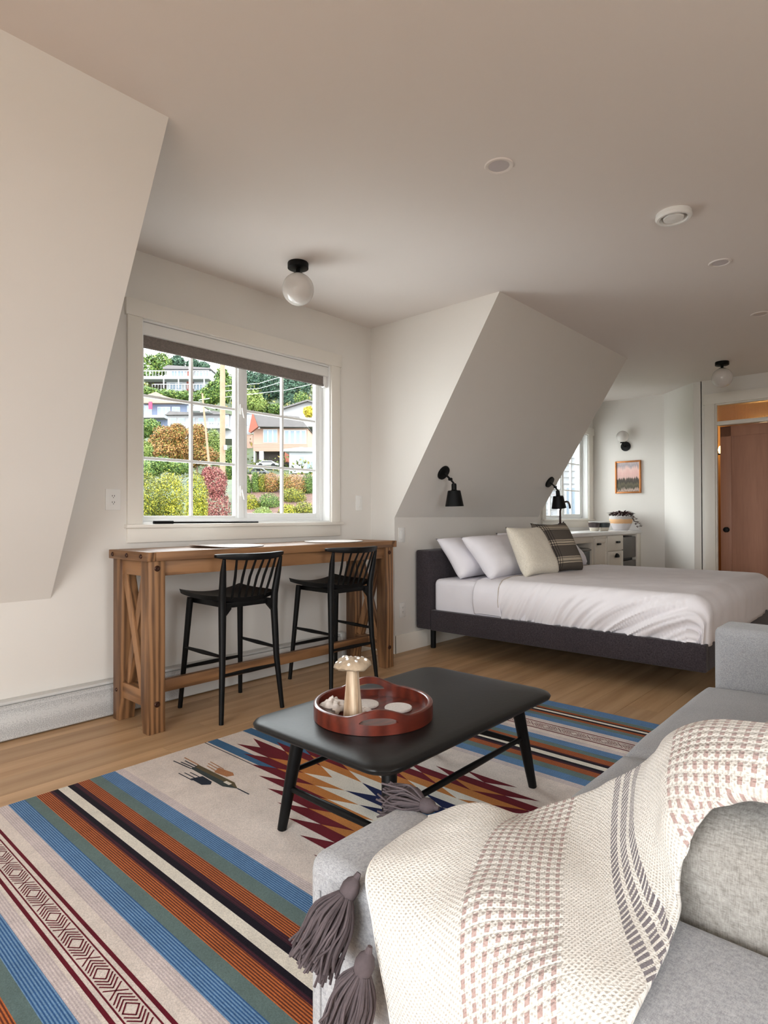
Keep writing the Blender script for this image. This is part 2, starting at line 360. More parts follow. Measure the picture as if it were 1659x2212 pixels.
# slab, ajar, hinged on the far side
ang = math.radians(-5.5); hy = DY0 + .02
def slabpt(y, x): return (XD + .03 + x * math.cos(ang) - (y - hy) * math.sin(ang), hy + (y - hy) * math.cos(ang) + x * math.sin(ang))
def slab_box(b, ya, yb, xa, xb, za, zb):
    pts = [slabpt(ya, xa), slabpt(yb, xa), slabpt(yb, xb), slabpt(ya, xb)]; b.prism(pts, za, zb, 'z'); return b
yA, yB = DY0 + .022, DY1 - .022
b = MB()
for q in ((yA, yA + .115, 0, .04, .01, 2.13), (yB - .115, yB, 0, .04, .01, 2.13), (yA, yB, 0, .04, 2.01, 2.13), (yA, yB, 0, .04, .01, .2)): slab_box(b, *q)
ds = b.build('slab', M['fir'], dr, bevel=.0015)
slab_box(MB(), yA + .11, yB - .11, .012, .028, .19, 2.02).build('panel', M['fir'], ds)
kp = slabpt(yB - .065, 0)
MB().lathe([(0, 0), (.03, 0), (.03, .006), (.012, .01), (.012, .03), (.024, .036), (.03, .05), (.026, .062), (0, .066)], (kp[0], kp[1], .94), 24, axis=(-1, 0, 0)).build('knob', M['black'], ds)
bl_ = bpy.data.lights.new('bath_bulb', 'POINT'); bl_.energy = 9; bl_.color = (1, .74, .40); bl_.shadow_soft_size = .06
bo = bpy.data.objects.new('bath_bulb', bl_); COL.objects.link(bo); bo.location = (8.6, 1.45, 2.15)
bs = thing('bathroom_sconce', 'small glowing yellow lamp glimpsed through the gap beside the door', 'wall lamp', (8.37, 1.92, 1.87))
MB().lathe([(0, -.055), (.025, -.04), (.035, 0), (.025, .04), (0, .055)], (8.37, 1.885, 1.92), 24).build('shade', emit('bath_lamp', (1, .72, .25), 9), bs)
MB().tube([(8.37, 1.93, 1.87), (8.37, 1.885, 1.87)], .012).build('mount', M['black'], bs)

# ------------------------------------------------------------------ ceiling fittings
def globe_lamp(label, x, y):
    g = thing('globe_ceiling_lamp', label, 'ceiling lamp', (x, y, CZ - .26), 'ceiling globes')
    c = MB().lathe([(0, 0), (.062, 0), (.064, -.004), (.064, -.034), (.056, -.038), (0, -.038)], (x, y, CZ), 36).build('canopy', M['black'], g)
    MB().lathe([(.013, -.03), (.013, -.062), (.03, -.066), (.034, -.075), (.0, -.075)], (x, y, CZ), 24).build('stem', M['black'], g)
    prof = [(.098 * math.sin(a), -.163 + .098 * math.cos(a)) for a in [math.pi * k / 28 for k in range(3, 29)]]
    MB().lathe(prof, (x, y, CZ), 40).build('globe', M['opal'], g)
globe_lamp('white glass globe on black ceiling mount in front of the dormer window', 2.40, 2.87)
globe_lamp('white glass globe on black ceiling mount near the wooden door', 6.85, 1.53)
M['lens'] = plain('downlight_lens', S(198, 190, 190), .4)
for lab, x, y in (('round recessed downlight nearest the camera in the ceiling', 2.337, 1.407), ('round recessed downlight just past the white ceiling vent', 4.155, .935), ('round recessed downlight farthest down the ceiling', 5.42, .944)):
    g = thing('recessed_downlight', lab, 'downlight', (x, y, CZ - .01), 'recessed ceiling downlights')
    MB().lathe([(.046, 0), (.046, -.002), (.054, -.006), (.062, -.005), (.065, 0)], (x, y, CZ), 40).build('trim_ring', M['ceil'], g)
    MB().lathe([(0, -.001), (.046, -.001)], (x, y, CZ), 40).build('lens', M['lens'], g)
x, y = 3.315, .96
g = thing('round_ceiling_vent', 'white round air vent with raised ring and centre disc on the ceiling', 'ceiling vent', (x, y, CZ - .03))
MB().lathe([(.085, 0), (.088, -.02), (.08, -.03), (.068, -.03), (.062, -.018), (.06, 0)], (x, y, CZ), 44).build('ring', M['white'], g)
MB().lathe([(0, -.016), (.046, -.016), (.05, -.022), (.048, -.03), (0, -.034)], (x, y, CZ), 40).build('disc', M['white'], g)
MB().tube([(x, y, CZ), (x, y, CZ - .02)], .01).build('stem', M['white'], g)

# ------------------------------------------------------------------ baseboard heater
t = NT('perforated_steel'); t.set(rough=.5, metal=.05)
vo = t.n('ShaderNodeTexVoronoi'); vo.inputs['Scale'].default_value = 210; vo.inputs['Randomness'].default_value = .35; t.l(t.coords(), vo.inputs['Vector'])
t.col(t.ramp(vo.outputs['Distance'], [(.25, S(148, 149, 150)), (.5, S(206, 206, 205))])); t.bump(vo.outputs['Distance'], .5, .001)
M['perf'] = t.m; M['heat'] = plain('heater_enamel', S(212, 211, 208), .45)
ht = thing('baseboard_heater', 'long light grey perforated baseboard heater along the window wall', 'heater', (1.2, 3.38, 0))
segs = [(XL, -.8), (-.8, .6), (.6, 1.9), (1.9, 2.72), (2.72, 3.23)]
for a, c in segs:
    MB().prism([(3.352, .006), (3.346, .012), (3.352, .155), (3.40, .155), (3.40, .006)], a + .001, c - .001, 'x').build('front_panel', M['perf'] if c < 2 else M['heat'], ht, bevel=.001)
    MB().prism([(3.35, .155), (3.352, .175), (3.39, .178), (3.40, .155)], a + .001, c - .001, 'x').build('louvre', M['perf'] if c < 2 else M['heat'], ht)
MB().box(XL, 3.24, 3.362, WY, .178, .192).build('top_cap', M['heat'], ht, bevel=.003)
MB().box(3.23, 3.30, 3.345, WY, .0, .2).build('end_cap', M['heat'], ht, bevel=.004)
MB().box(XL, 3.24, 3.40, WY, 0, .178).build('back_box', M['heat'], ht)

# ------------------------------------------------------------------ outlets and switches
def plate(name, label, cat, c, n, kind):
    c = Vector(c); n = Vector(n); s = Vector((0, 0, 1)).cross(n)
    o = thing(name, label, cat, tuple(c))
    def bx(a0, a1, z0, z1, d0, d1, nm, m, par, bev=.0015):
        b = MB(); vs = [c + s * a + n * d + Vector((0, 0, z)) for z in (z0, z1) for d in (d0, d1) for a in (a0, a1)]
        b.add(vs, [(0, 2, 3, 1), (4, 5, 7, 6), (0, 1, 5, 4), (2, 6, 7, 3), (0, 4, 6, 2), (1, 3, 7, 5)]); return b.build(nm, m, par, bevel=bev)
    w = .037 if kind != 'big' else .042; h = .06
    bx(-w, w, -h, h, 0, .006, 'cover_plate', M['white'], o)
    if kind == 'switch': bx(-.017, .017, -.034, .034, .006, .010, 'rocker', M['white'], o)
    else:
        f = bx(-.018, .018, -.035, .035, .006, .008, 'receptacle', M['white'], o)
        for z in (-.018, .018):
            for a in (-.006, .006): bx(a - .0014, a + .0014, z - .001, z + .007, .008, .0085, 'slot', M['black'], f, 0)
            bx(-.002, .002, z - .009, z - .005, .008, .0085, 'slot', M['black'], f, 0)
    return o
plate('wall_outlet', 'white duplex outlet on the wall left of the dormer window', 'outlet', (1.508, WY, 1.20), (0, -1, 0), 'big')
plate('light_switch', 'white rocker switch on the wall right of the dormer window', 'switch', (3.503, WY, 1.21), (0, -1, 0), 'switch')
plate('light_switch', 'white rocker switch on the low wall above the headboard corner', 'switch', (3.732, KY, .95), (0, -1, 0), 'switch')
plate('wall_outlet', 'white outlet low on the wall between console table and bed', 'outlet', (3.738, KY, .341), (0, -1, 0), 'outlet')
plate('light_switch', 'small white switch on the low wall behind the striped cushion', 'switch', (5.985, KY, .968), (0, -1, 0), 'switch')

# ================================================================== CONSOLE TABLE
TX0, TX1, TYF, TYB = 1.44, 3.352, 2.892, 3.325
ct = thing('console_table', 'long rustic brown wooden console table with X-braced ends under the window', 'table', ((TX0 + TX1) / 2, 3.1, 0))
tp = MB().box(TX0 + .05, TX1 - .05, TYF, TYB, .876, .923).build('table_top', M['tabx'], ct, bevel=.003)
for a, c in ((TX0, TX0 + .05), (TX1 - .05, TX1)): MB().box(a, c, TYF, TYB, .876, .923).build('breadboard_end', M['taby'], tp, bevel=.003)
def bolt(parent, p, axis, r=.014):
    MB().lathe([(r, 0), (r, .003), (r * .75, .006), (r * .35, .006), (0, .004)], p, 18, axis=axis).build('bolt', M['bolt'], parent)
for yy in (TYF + .06, (TYF + TYB) / 2, TYB - .05): bolt(tp, (TX0, yy, .9), (-1, 0, 0), .012); bolt(tp, (TX1, yy, .9), (1, 0, 0), .012)
LX = ((TX0 + .018, TX0 + .108), (TX1 - .112, TX1 - .022)); LY = ((TYF + .015, TYF + .10), (TYB - .10, TYB - .015))
for xa, xb in LX:
    for k, (ya, yb) in enumerate(LY):
        s_ = 1 if k == 0 else -1
        inner = yb if k == 0 else ya; outer = ya if k == 0 else yb
        b = MB()
        prof = [(outer, 0), (inner - s_ * .022, 0), (inner, .13), (inner, .876), (outer, .876)]
        b.prism(prof, xa, xb, 'x')
        lg = b.build('leg', M['tabz'], ct, bevel=.003)
        if k == 0:
            for z in (.838, .148): bolt(lg, ((xa + xb) / 2, ya, z), (0, -1, 0), .015)
        sx = -1 if xa < 2 else 1
        if k == 1: bolt(lg, (xa if sx < 0 else xb, (ya + yb) / 2, .165), (sx, 0, 0), .010)
    xc = (xa + xb) / 2
    MB().box(xc - .03, xc + .03, LY[0][1] - .002, LY[1][0] + .002, .795, .876).build('end_apron', M['taby'], ct, bevel=.002)
    es = MB().box(xc - .032, xc + .032, LY[0][1] - .002, LY[1][0] + .002, .128, .21).build('end_stretcher', M['taby'], ct, bevel=.002)
    y0, y1 = LY[0][1], LY[1][0]
    MB().bar((xc - .006, y0 + .02, .212), (xc - .006, y1 - .02, .80), .05, .05, (1, 0, 0)).build('cross_brace', M['tabz'], ct, bevel=.002)
    MB().bar((xc + .006, y1 - .02, .212), (xc + .006, y0 + .02, .80), .05, .05, (1, 0, 0)).build('cross_brace', M['tabz'], ct, bevel=.002)
MB().box(LX[0][1] - .002, LX[1][0] + .002, TYF + .03, TYF + .055, .797, .876).build('front_apron', M['tabx'], ct, bevel=.002)
MB().box(LX[0][1] - .002, LX[1][0] + .002, TYB - .055, TYB - .03, .797, .876).build('back_apron', M['tabx'], ct, bevel=.002)
MB().box(LX[0][1] - .03, LX[1][0] + .03, 3.09, 3.13, .145, .21).build('long_stretcher', M['tabx'], ct, bevel=.002)
# placemats
for lab, cx, r in (('round white placemat with a lifted rim on the left half of the console', 2.05, .215), ('round white placemat on the right half of the console', 2.92, .205)):
    prof = [(0, 0), (r * .9, 0), (r, .004), (r, .008), (r * .9, .004), (0, .004)]
    b = MB(); n = 56
    for rr, z in prof[1:-1]: pass
    b.lathe([(0, .001), (r * .9, .001), (r, .003), (r + .001, .006), (r * .9, .005), (0, .004)], (cx, 3.11, .923), n)
    b.v = [(x, y, z + (max(0, (cx - x) / r) ** 3 * .012 if cx < 2.5 else 0)) for x, y, z in b.v]
    o = b.build('placemat', plain('placemat_weave', S(236, 232, 228), .6, .05, 60, .4, 160)); tag(o, lab, 'placemat', 'placemats on the console')

# ------------------------------------------------------------------ bar stools (local: faces +y, centre of the four feet at the origin)
st = thing('bar_stool', 'black spindle-back counter stool on the left at the console table', 'stool', (0, 0, 0), 'black stools at the console')
BW = M['blackwood']
# saddle seat
n = 22; G = []
for i in range(n + 1):
    rowp = []
    for j in range(n + 1):
        u, v = i / n * 2 - 1, j / n * 2 - 1
        wv = .205 + .012 * (1 - v) * .5 - .035 * max(0, -v) ** 3      # narrower and rounded to the back
        x = wv * u * (1 - .06 * max(0, abs(v) - .8)); yy = .02 + .205 * v - .04 * (v < 0) * (u * u) * abs(v) * -1 * .6
        z = .655 + .018 * u * u - .012 * (1 - u * u) * (1 - v * v) + .012 * max(0, v) ** 2 * (u * u)
        rowp.append((x, yy, z))
    G.append(rowp)
b = MB(); b.grid(G); base = [(p[0] * .97, (p[1] - .02) * .97 + .02, p[2] - .026) for r in G for p in r]
nb = len(b.v); b.v += base; m_ = n + 1
b.f += [tuple(nb + k for k in q[::-1]) for q in b.f[:]]; ring = [i * m_ for i in range(m_)] + [n * m_ + j for j in range(1, m_)] + [i * m_ + n for i in range(n - 1, -1, -1)] + [j for j in range(n - 1, 0, -1)]
b.f += [(ring[k], ring[(k + 1) % len(ring)], nb + ring[(k + 1) % len(ring)], nb + ring[k]) for k in range(len(ring))]; b.mi = [0] * len(b.f)
b.build('seat', BW, st, angle=45)
FL = {}
for sx in (-1, 1):
    MB().tube([(sx * .203, .215, 0), (sx * .168, .165, .62), (sx * .166, .163, .636)], [.0125, .0185, .0185], 14).build('leg', BW, st)
    MB().tube([(sx * .20, -.215, 0), (sx * .178, -.19, .30), (sx * .17, -.178, .58), (sx * .172, -.18, .66), (sx * .182, -.205, .80), (sx * .186, -.222, .875)], [.0125, .017, .021, .021, .017, .009], 14).build('leg', BW, st)
    MB().tube([(sx * .187, .192, .35), (sx * .182, .0, .35), (sx * .176, -.186, .35)], [.008, .0125, .008], 10).build('side_stretcher', BW, st)
    MB().prism([(.12 * sx, .6), (.166 * sx, .55), (.166 * sx, .63), (.12 * sx, .63)], -.188, -.165, 'y').build('corner_block', BW, st)
MB().tube([(-.193, .198, .235), (0, .198, .235), (.193, .198, .235)], [.008, .0125, .008], 10).build('front_stretcher', BW, st)
MB().tube([(-.182, -.195, .25), (0, -.195, .25), (.182, -.195, .25)], [.008, .0125, .008], 10).build('back_stretcher', BW, st)
MB().box(-.15, .15, -.178, .165, .605, .634).build('seat_rail', BW, st, bevel=.003)
def railpt(s): return Vector((.222 * s, -.285 + .095 * s * s, .885 + .006 * s * s))
b = MB(); ring = []
for k in range(25):
    s_ = k / 24 * 2 - 1; p = railpt(s_); tw = .5 + .5 * (1 - abs(s_) ** 4)
    ring.append([(p.x, p.y - .011, p.z - .019 * tw), (p.x, p.y - .014, p.z + .017 * tw), (p.x, p.y + .010, p.z + .019 * tw), (p.x, p.y + .011, p.z - .017 * tw)])
b.grid(ring, closed=True); b.f += [(0, 1, 2, 3), (96, 97, 98, 99)]; b.mi += [0, 0]
b.build('back_rail', BW, st, bevel=.003)
for k in range(6):
    s_ = -.62 + 1.24 * k / 5; p = railpt(s_ * .93)
    MB().tube([(s_ * .175, -.175, .655), (s_ * .19, -.22, .77), (p.x, p.y, p.z - .01)], [.0065, .008, .0062], 10).build('spindle', BW, st)
st2 = dup(st); st2['label'] = 'black spindle-back counter stool on the right, nearer the bed'
st.location = (1.995, 2.985, 0); st2.location = (2.80, 2.985, 0); st2.rotation_euler = (0, 0, math.radians(-3)); st.rotation_euler = (0, 0, math.radians(-1))

# ================================================================== BED
BX0, BX1, BYF, HBF = 3.90, 5.95, .965, 3.005
bd = thing('bed', 'wide bed with charcoal upholstered headboard and frame on short black legs', 'bed', ((BX0 + BX1) / 2, 2.0, 0))
MB().box(BX0 - .01, BX1 + .01, HBF, KY - .004 - .014, .175, .822).build('headboard', M['bedgrey'], bd, bevel=.018, seg=3)
MB().box(BX0, BX0 + .06, BYF, HBF - .002, .172, .338).build('side_rail', M['bedgrey'], bd, bevel=.008)
MB().box(BX1 - .06, BX1, BYF, HBF - .002, .172, .338).build('side_rail', M['bedgrey'], bd, bevel=.008)
MB().box(BX0 + .06, BX1 - .06, BYF, BYF + .06, .172, .338).build('foot_rail', M['bedgrey'], bd, bevel=.008)
MB().box(BX0 + .06, BX1 - .06, BYF + .06, HBF - .002, .20, .30).build('slat_base', M['bedgrey'], bd)
for lx, ly in ((BX0 + .13, HBF + .07), (BX1 - .13, HBF + .07), (BX0 + .8, BYF + .5), (BX1 - .6, BYF + .5)):
    if 1: MB().lathe([(0, 0), (.021, 0), (.023, .01), (.023, .175), (0, .175)], (lx, ly, 0), 20).build('leg', M['black'], bd)
# mattress with fitted sheet
mx0, mx1, my0, my1 = BX0 + .035, BX1 - .035, BYF + .05, HBF - .004
mt = MB().box(mx0, mx1, my0, my1, .305, .59).build('mattress', M['sheet'], bd, bevel=.045, seg=4)
tag(mt, 'white mattress', 'mattress'); del mt['category']
# duvet: cross-section swept along y
def duvet_mesh(y0, y1, ny, hem, wr, name, mat, top, inset=0):
    rows = []
    for i in range(ny + 1):
        tt = i / ny; yy = y0 + (y1 - y0) * tt; rowp = []
        w = (BX1 - BX0) + .0
        # path: near hem up the near side, across the top, down the far side
        path = []
        ns, nt = 26, 46
        for k in range(ns + 1): path.append(('n', k / ns))
        for k in range(1, nt): path.append(('t', k / nt))
        for k in range(ns + 1): path.append(('f', 1 - k / ns))
        foot = max(0, 1 - (yy - (BYF - .02)) / .16) if yy < BYF + .14 else 0
        for kind, q in path:
            if kind in 'nf':
                sgn = 1 if kind == 'n' else -1
                bx = BX0 if kind == 'n' else BX1
                zz = hem + (top - hem) * q
                c = .075; bulge = .022 * math.sin(math.pi * min(1, q * 1.05)) 
                rr = max(0, (zz - (top - c)) / c)
                xx = (c - c * math.sqrt(max(0, 1 - rr * rr))) + .028 - bulge * 1.2
                if rr > 0: zz = top - c + c * math.sin(rr * math.pi / 2); xx = .028 + c * (1 - math.cos(rr * math.pi / 2)) - bulge * (1 - rr)
                # gathers
                ph = yy * 1.0
                dens = 34 + 26 * (1 if yy < 1.75 else 0)
                amp = wr * (.35 + .65 * (1 - q)) * (1 + .7 * max(0, 1 - (yy - BYF) / .8))
                lean = (zz - hem) * (.55 + 1.6 * max(0, 1 - (yy - BYF) / .9))
                wv = fbm((yy + lean) * 8.0, zz * 1.6, 3.1 if sgn > 0 else 9.4, 3) * .55 + .95 * (.3 - abs(fbm((yy + lean) * 15, zz * 1.2, 7.7, 2))) + .4 * (.3 - abs(fbm((yy + lean) * 31, zz * 2.0, 2.2, 2)))
                xx += -wv * amp
                hz = 0
                if q < .12: hz = .010 * fbm(yy * 11, 1.3, 0, 2) * (1 - q / .12)
                rowp.append((bx + sgn * xx, yy, zz + hz))
            else:
                x = BX0 + .103 + (w - .206) * q
                z = top + .018 * math.sin(math.pi * q) + .007 * fbm(x * 2.2, yy * 2.6, .5) + .004 * fbm(x * 5 + yy * 3, yy * 6 - x, 2.5)
                rowp.append((x, yy, z))
        if foot > 0:   # round off and hang down over the foot end
            a = foot
            rowp = [(x, yy, z) for x, yy, z in rowp]
        rows.append(rowp)
    return rows
dtop = .622
rows = duvet_mesh(2.37, BYF + .10, 300, .335, .036, '', None, dtop)
# foot end: roll down to the foot rail
last = rows[-1]
for k in range(1, 15):
    a = k / 14; rr_ = .115; out = []
    for (x, yy, z) in last:
        zf = max(0, (z - .335) / (dtop - .335)); 
        if a < .5:
            th = a / .5 * math.pi / 2; ny_ = yy - rr_ * math.sin(th) * (.35 + .65 * zf); nz = z - rr_ * (1 - math.cos(th)) * zf
        else:
            q = (a - .5) / .5; ny_ = yy - rr_ * (.35 + .65 * zf) + .01 * q; nz = (z - rr_ * zf) + ((.315 + (z - .335) * .02) - (z - rr_ * zf)) * q
        ny_ += .012 * fbm(x * 7, nz * 2, 4.4) * a
        cx_ = (BX0 + BX1) / 2; nx = cx_ + (x - cx_) * (1 - .022 * a * (1 if abs(x - cx_) > .9 else 0))
        out.append((nx, ny_, nz))
    rows.append(out)
du = MB().grid(rows).build('duvet', M['duvet'], angle=80); 
tag(du, 'white duvet with gathered wrinkles spread over the bed', 'duvet')
sm = du.modifiers.new('thick', 'SOLIDIFY'); sm.thickness = .012; sm.offset = -1
pip = [r for r in [rows[0]]][0]
MB().tube([(x - .001 if x < 4.2 else x, yy + .004, z + .001) for x, yy, z in pip[::2]], .0035, 8).build('piping', plain('piping', S(190, 178, 165), .8), du)
# flat sheet turned down between duvet and pillows
rows2 = duvet_mesh(2.60, 2.36, 18, .345, .004, '', None, dtop - .016)
sh = MB().grid(rows2).build('flat_sheet', M['sheet'], angle=80); tag(sh, 'white flat sheet folded back beside the pillows', 'sheet')
sm = sh.modifiers.new('thick', 'SOLIDIFY'); sm.thickness = .006; sm.offset = -1

def pillow(name, label, cat, base, w, h, t, lean, yaw, mat, seed, ear=.10, wrinkle=.008, n=26, group=None):
    G1, G2 = [], []
    for i in range(n + 1):
        r1, r2 = [], []
        for j in range(n + 1):
            u, v = i / n * 2 - 1, j / n * 2 - 1
            pinx = 1 - ear * (1 - v * v) * abs(u) ** 2; piny = 1 - ear * (1 - u * u) * abs(v) ** 2
            x = w / 2 * u * pinx; yv = h / 2 * v * piny
            th = t / 2 * (max(0, (1 - u ** 4) * (1 - v ** 4))) ** .55 * (1 - .18 * v)
            ed = min(1, 3 * (1 - max(abs(u), abs(v))))
            wz = wrinkle * ed * (fbm(u * 2.2 + seed, v * 2.4, seed) + .7 * abs(fbm(u * 5 + v * 3, v * 2.5 - u, seed + 5)))
            r1.append(Vector((x, yv + h / 2, th + wz))); r2.append(Vector((x, yv + h / 2, -th * .8 - wz * .5)))
        G1.append(r1); G2.append(r2)
    # local y -> up, local z -> forward (-y world)
    Mx = Matrix.Translation(base) @ Matrix.Rotation(yaw, 4, 'Z') @ Matrix.Rotation(math.pi / 2 - lean, 4, 'X')
    b = MB(); b.grid([[Mx @ p for p in r] for r in G1]); b.grid([[Mx @ p for p in r] for r in G2])
    o = b.build(name, mat, fixn=False, angle=70)
    bm = bmesh.new(); bm.from_mesh(o.data); bmesh.ops.remove_doubles(bm, verts=bm.verts, dist=.0008); bmesh.ops.recalc_face_normals(bm, faces=bm.faces); bm.to_mesh(o.data); bm.free()
    if label: tag(o, label, cat, group)
    return o
rad = math.radians
ZB = .615
pillow('bed_pillow', 'white pillow leaning on the headboard, nearest its left end', 'pillow', (4.41, 2.76, .602), .88, .40, .20, rad(38), 0, M['sheet'], 1.3, group='white bed pillows')
pillow('bed_pillow', 'plump white pillow leaning in front of the leftmost white pillow', 'pillow', (4.46, 2.50, .612), .90, .43, .22, rad(42), 0, M['sheet'], 4.1, group='white bed pillows')
pillow('bed_pillow', 'white pillow against the headboard behind the cream cushion', 'pillow', (5.38, 2.78, .602), .88, .42, .20, rad(36), 0, M['sheet'], 7.7, group='white bed pillows')
pillow('bed_pillow', 'white pillow half hidden behind the striped cushion, far side of bed', 'pillow', (5.40, 2.52, .612), .90, .42, .22, rad(42), 0, M['sheet'], 9.2, group='white bed pillows')
pillow('throw_cushion', 'square cream linen cushion in front of the white pillows', 'cushion', (4.40, 2.265, .628), .47, .43, .17, rad(26), rad(-6), M['cream'], 2.2, .08, .004)
t = NT('striped_weave'); t.set(rough=.95, spec=.2)
uvn = t.n('ShaderNodeTexCoord'); sep = t.n('ShaderNodeSeparateXYZ'); t.l(uvn.outputs['UV'], sep.inputs[0])
cs = [S(92, 84, 78)] ; beige = S(190, 176, 156); dk = S(44, 40, 42)
def bands(tt, val, stops): return tt.ramp(val, stops, 'CONSTANT')
tau, char = S(98, 90, 82), S(80, 72, 66)
hv = bands(t, sep.outputs[1], [(0, tau), (.13, beige), (.155, tau), (.17, beige), (.215, tau), (.23, beige), (.25, tau), (.47, beige), (.49, tau), (.51, beige), (.55, tau), (.565, beige), (.585, tau), (.80, beige), (.815, tau), (.83, beige), (.865, tau), (.88, beige), (.895, tau)])
vv = bands(t, sep.outputs[0], [(0, (0,) * 3), (.06, (1,) * 3), (.08, (0,) * 3), (.1, (1,) * 3), (.125, (0,) * 3), (.15, (1,) * 3), (.175, (0,) * 3), (.2, (1,) * 3), (.22, (0,) * 3), (.26, (1,) * 3), (.275, (0,) * 3)])
nn = t.noise(t.coords(), 600, 2)
t.col(t.mix(1, t.mix(t.math('MULTIPLY', vv, .8), hv, dk), t.ramp(nn, [(.3, (.7,) * 3), (.7, (1.2,) * 3)]), 'MULTIPLY')); t.bump(nn, .5, .001)
sc_ = pillow('throw_cushion', 'square taupe cushion with beige stripes and dark lines leaning beside the cream one', 'cushion', (4.76, 2.235, .63), .48, .45, .17, rad(24), rad(-10), t.m, 5.5, .08, .004)
me = sc_.data; ul = me.uv_layers.new(name='UVMap')
Mi = (Matrix.Translation((4.76, 2.235, .63)) @ Matrix.Rotation(rad(-10), 4, 'Z') @ Matrix.Rotation(math.pi / 2 - rad(24), 4, 'X')).inverted()
for lp in me.loops:
    q = Mi @ (me.vertices[lp.vertex_index].co + sc_.location); ul.data[lp.index].uv = (q.x / .48 + .5, q.y / .45)

# ------------------------------------------------------------------ bedside wall lamps on the slope
def slope_y(z): return SY0 - (z - SZ0) / (CZ - SZ0) * (SY0 - SY1)
sn = Vector((0, -(CZ - SZ0), -(SY0 - SY1))).normalized()
def bed_lamp(label, x, z, dx, tilt):
    p = Vector((x, slope_y(z), z)); L = thing('bedside_wall_lamp', label, 'wall lamp', tuple(p), 'bedside lamps')
    MB().lathe([(0, 0), (.060, 0), (.062, .006), (.058, .020), (0, .024)], p, 32, axis=tuple(sn)).build('back_plate', M['black'], L)
    q = p + sn * .075 + Vector((dx * .3, 0, -.02)); k = q + Vector((dx * .45, -.02, -.035))
    MB().tube([p + sn * .02, q], .008, 12).tube([q - Vector((.014, 0, 0)), q + Vector((.014, 0, 0))], .013, 12).tube([q, k], .008, 12).build('arm', M['black'], L)
    ax = Vector((math.sin(tilt), 0, -math.cos(tilt)))
    MB().lathe([(.0, -.005), (.018, 0), (.021, .012), (.021, .05), (.026, .055), (.026, .06)], k, 24, axis=tuple(ax)).build('socket', M['black'], L)
    MB().lathe([(.0, .055), (.047, .056), (.052, .060), (.076, .186), (.074, .186), (.050, .062), (0, .060)], k, 32, axis=tuple(ax)).build('shade', M['black'], L)
    MB().lathe([(0, .062), (.014, .065), (.024, .10), (.018, .125), (0, .13)], k, 20, axis=tuple(ax)).build('bulb', M['opal'], L)
bed_lamp('black metal wall lamp on the sloped wall above the left side of the bed', 3.99, 1.462, .05, rad(2))
bed_lamp('black metal wall lamp on the sloped wall near the kitchen window', 5.865, 1.462, .035, rad(8))

# ================================================================== KITCHENETTE
KF = 2.80
top = MB().box(KX1 + .005, XF - .002, KF - .02, WY - .002, .872, .912).build('worktop', M['quartz'], bevel=.003); tag(top, 'white quartz kitchen worktop under the far window', 'worktop')
bs_ = MB().box(KX1 + .005, XF - .014, WY - .014, WY - .002, .912, 1.0).box(XF - .014, XF - .002, KF - .0, WY - .002, .912, 1.0).build('backsplash', M['quartz'], bevel=.002); tag(bs_, 'low white upstand behind the kitchen worktop', 'backsplash')
def cab_thing(name, label, cat, x0, x1): return thing(name, label, cat, ((x0 + x1) / 2, KF + .3, 0))
def shaker(par, nm, x0, x1, z0, z1, fr=.055):
    y1, y0 = KF, KF - .019
    d = MB().box(x0, x0 + fr, y0, y1, z0, z1).box(x1 - fr, x1, y0, y1, z0, z1).box(x0 + fr, x1 - fr, y0, y1, z1 - fr, z1).box(x0 + fr, x1 - fr, y0, y1, z0, z0 + fr).build(nm, M['cab'], par, bevel=.0015)
    MB().box(x0 + fr - .002, x1 - fr + .002, y0 + .010, y1 - .002, z0 + fr - .002, z1 - fr + .002).build('panel', M['cab'], d)
    return d
c1 = cab_thing('microwave_cabinet', 'white open cabinet housing the microwave beside the sink', 'cabinet', 6.07, 6.62)
MB().box(6.07, 6.10, KF, WY - .02, 0, .87).box(6.62, 6.65, KF, WY - .02, 0, .87).box(6.10, 6.62, KF, WY - .02, .80, .87).box(6.10, 6.62, WY - .05, WY - .02, 0, .8).box(6.10, 6.62, KF, WY - .05, .40, .43).box(6.10, 6.62, KF, WY - .05, 0, .1).build('body', M['cab'], c1, bevel=.002)
mw = thing('microwave', 'steel microwave with dark glass front in the open cabinet', 'microwave', (6.36, 3.0, .43))
MB().box(6.13, 6.59, KF + .03, KF + .4, .432, .74).build('body', M['grey_metal'], mw, bevel=.004)
d_ = MB().box(6.135, 6.585, KF + .012, KF + .03, .44, .735).build('door', M['grey_metal'], mw, bevel=.003)
MB().box(6.15, 6.57, KF + .008, KF + .012, .46, .70).build('door_glass', M['darkglass'], d_); MB().tube([(6.15, KF - .005, .722), (6.57, KF - .005, .722)], .009).build('handle', M['grey_metal'], d_)
c2 = cab_thing('base_cabinet', 'narrow white shaker base cabinet left of the drawers', 'cabinet', 6.66, 7.01)
MB().box(6.655, 7.015, KF, WY - .02, 0, .87).build('body', M['cab'], c2, bevel=.002)
d_ = shaker(c2, 'door', 6.66, 7.012, .11, .84); MB().box(6.70, 6.78, KF - .045, KF - .019, .768, .79).build('handle', M['black'], d_, bevel=.006)
c3 = cab_thing('drawer_cabinet', 'white drawer cabinet with dark cup pulls beside the fridge', 'cabinet', 7.02, 7.51)
MB().box(7.02, 7.512, KF, WY - .02, 0, .87).build('body', M['cab'], c3, bevel=.002)
d1 = MB().box(7.026, 7.506, KF - .019, KF, .685, .862).build('drawer', M['cab'], c3, bevel=.002)
MB().box(7.27, 7.36, KF - .046, KF - .019, .772, .795).build('handle', M['black'], d1, bevel=.006)
d2 = shaker(c3, 'drawer', 7.026, 7.506, .11, .675)
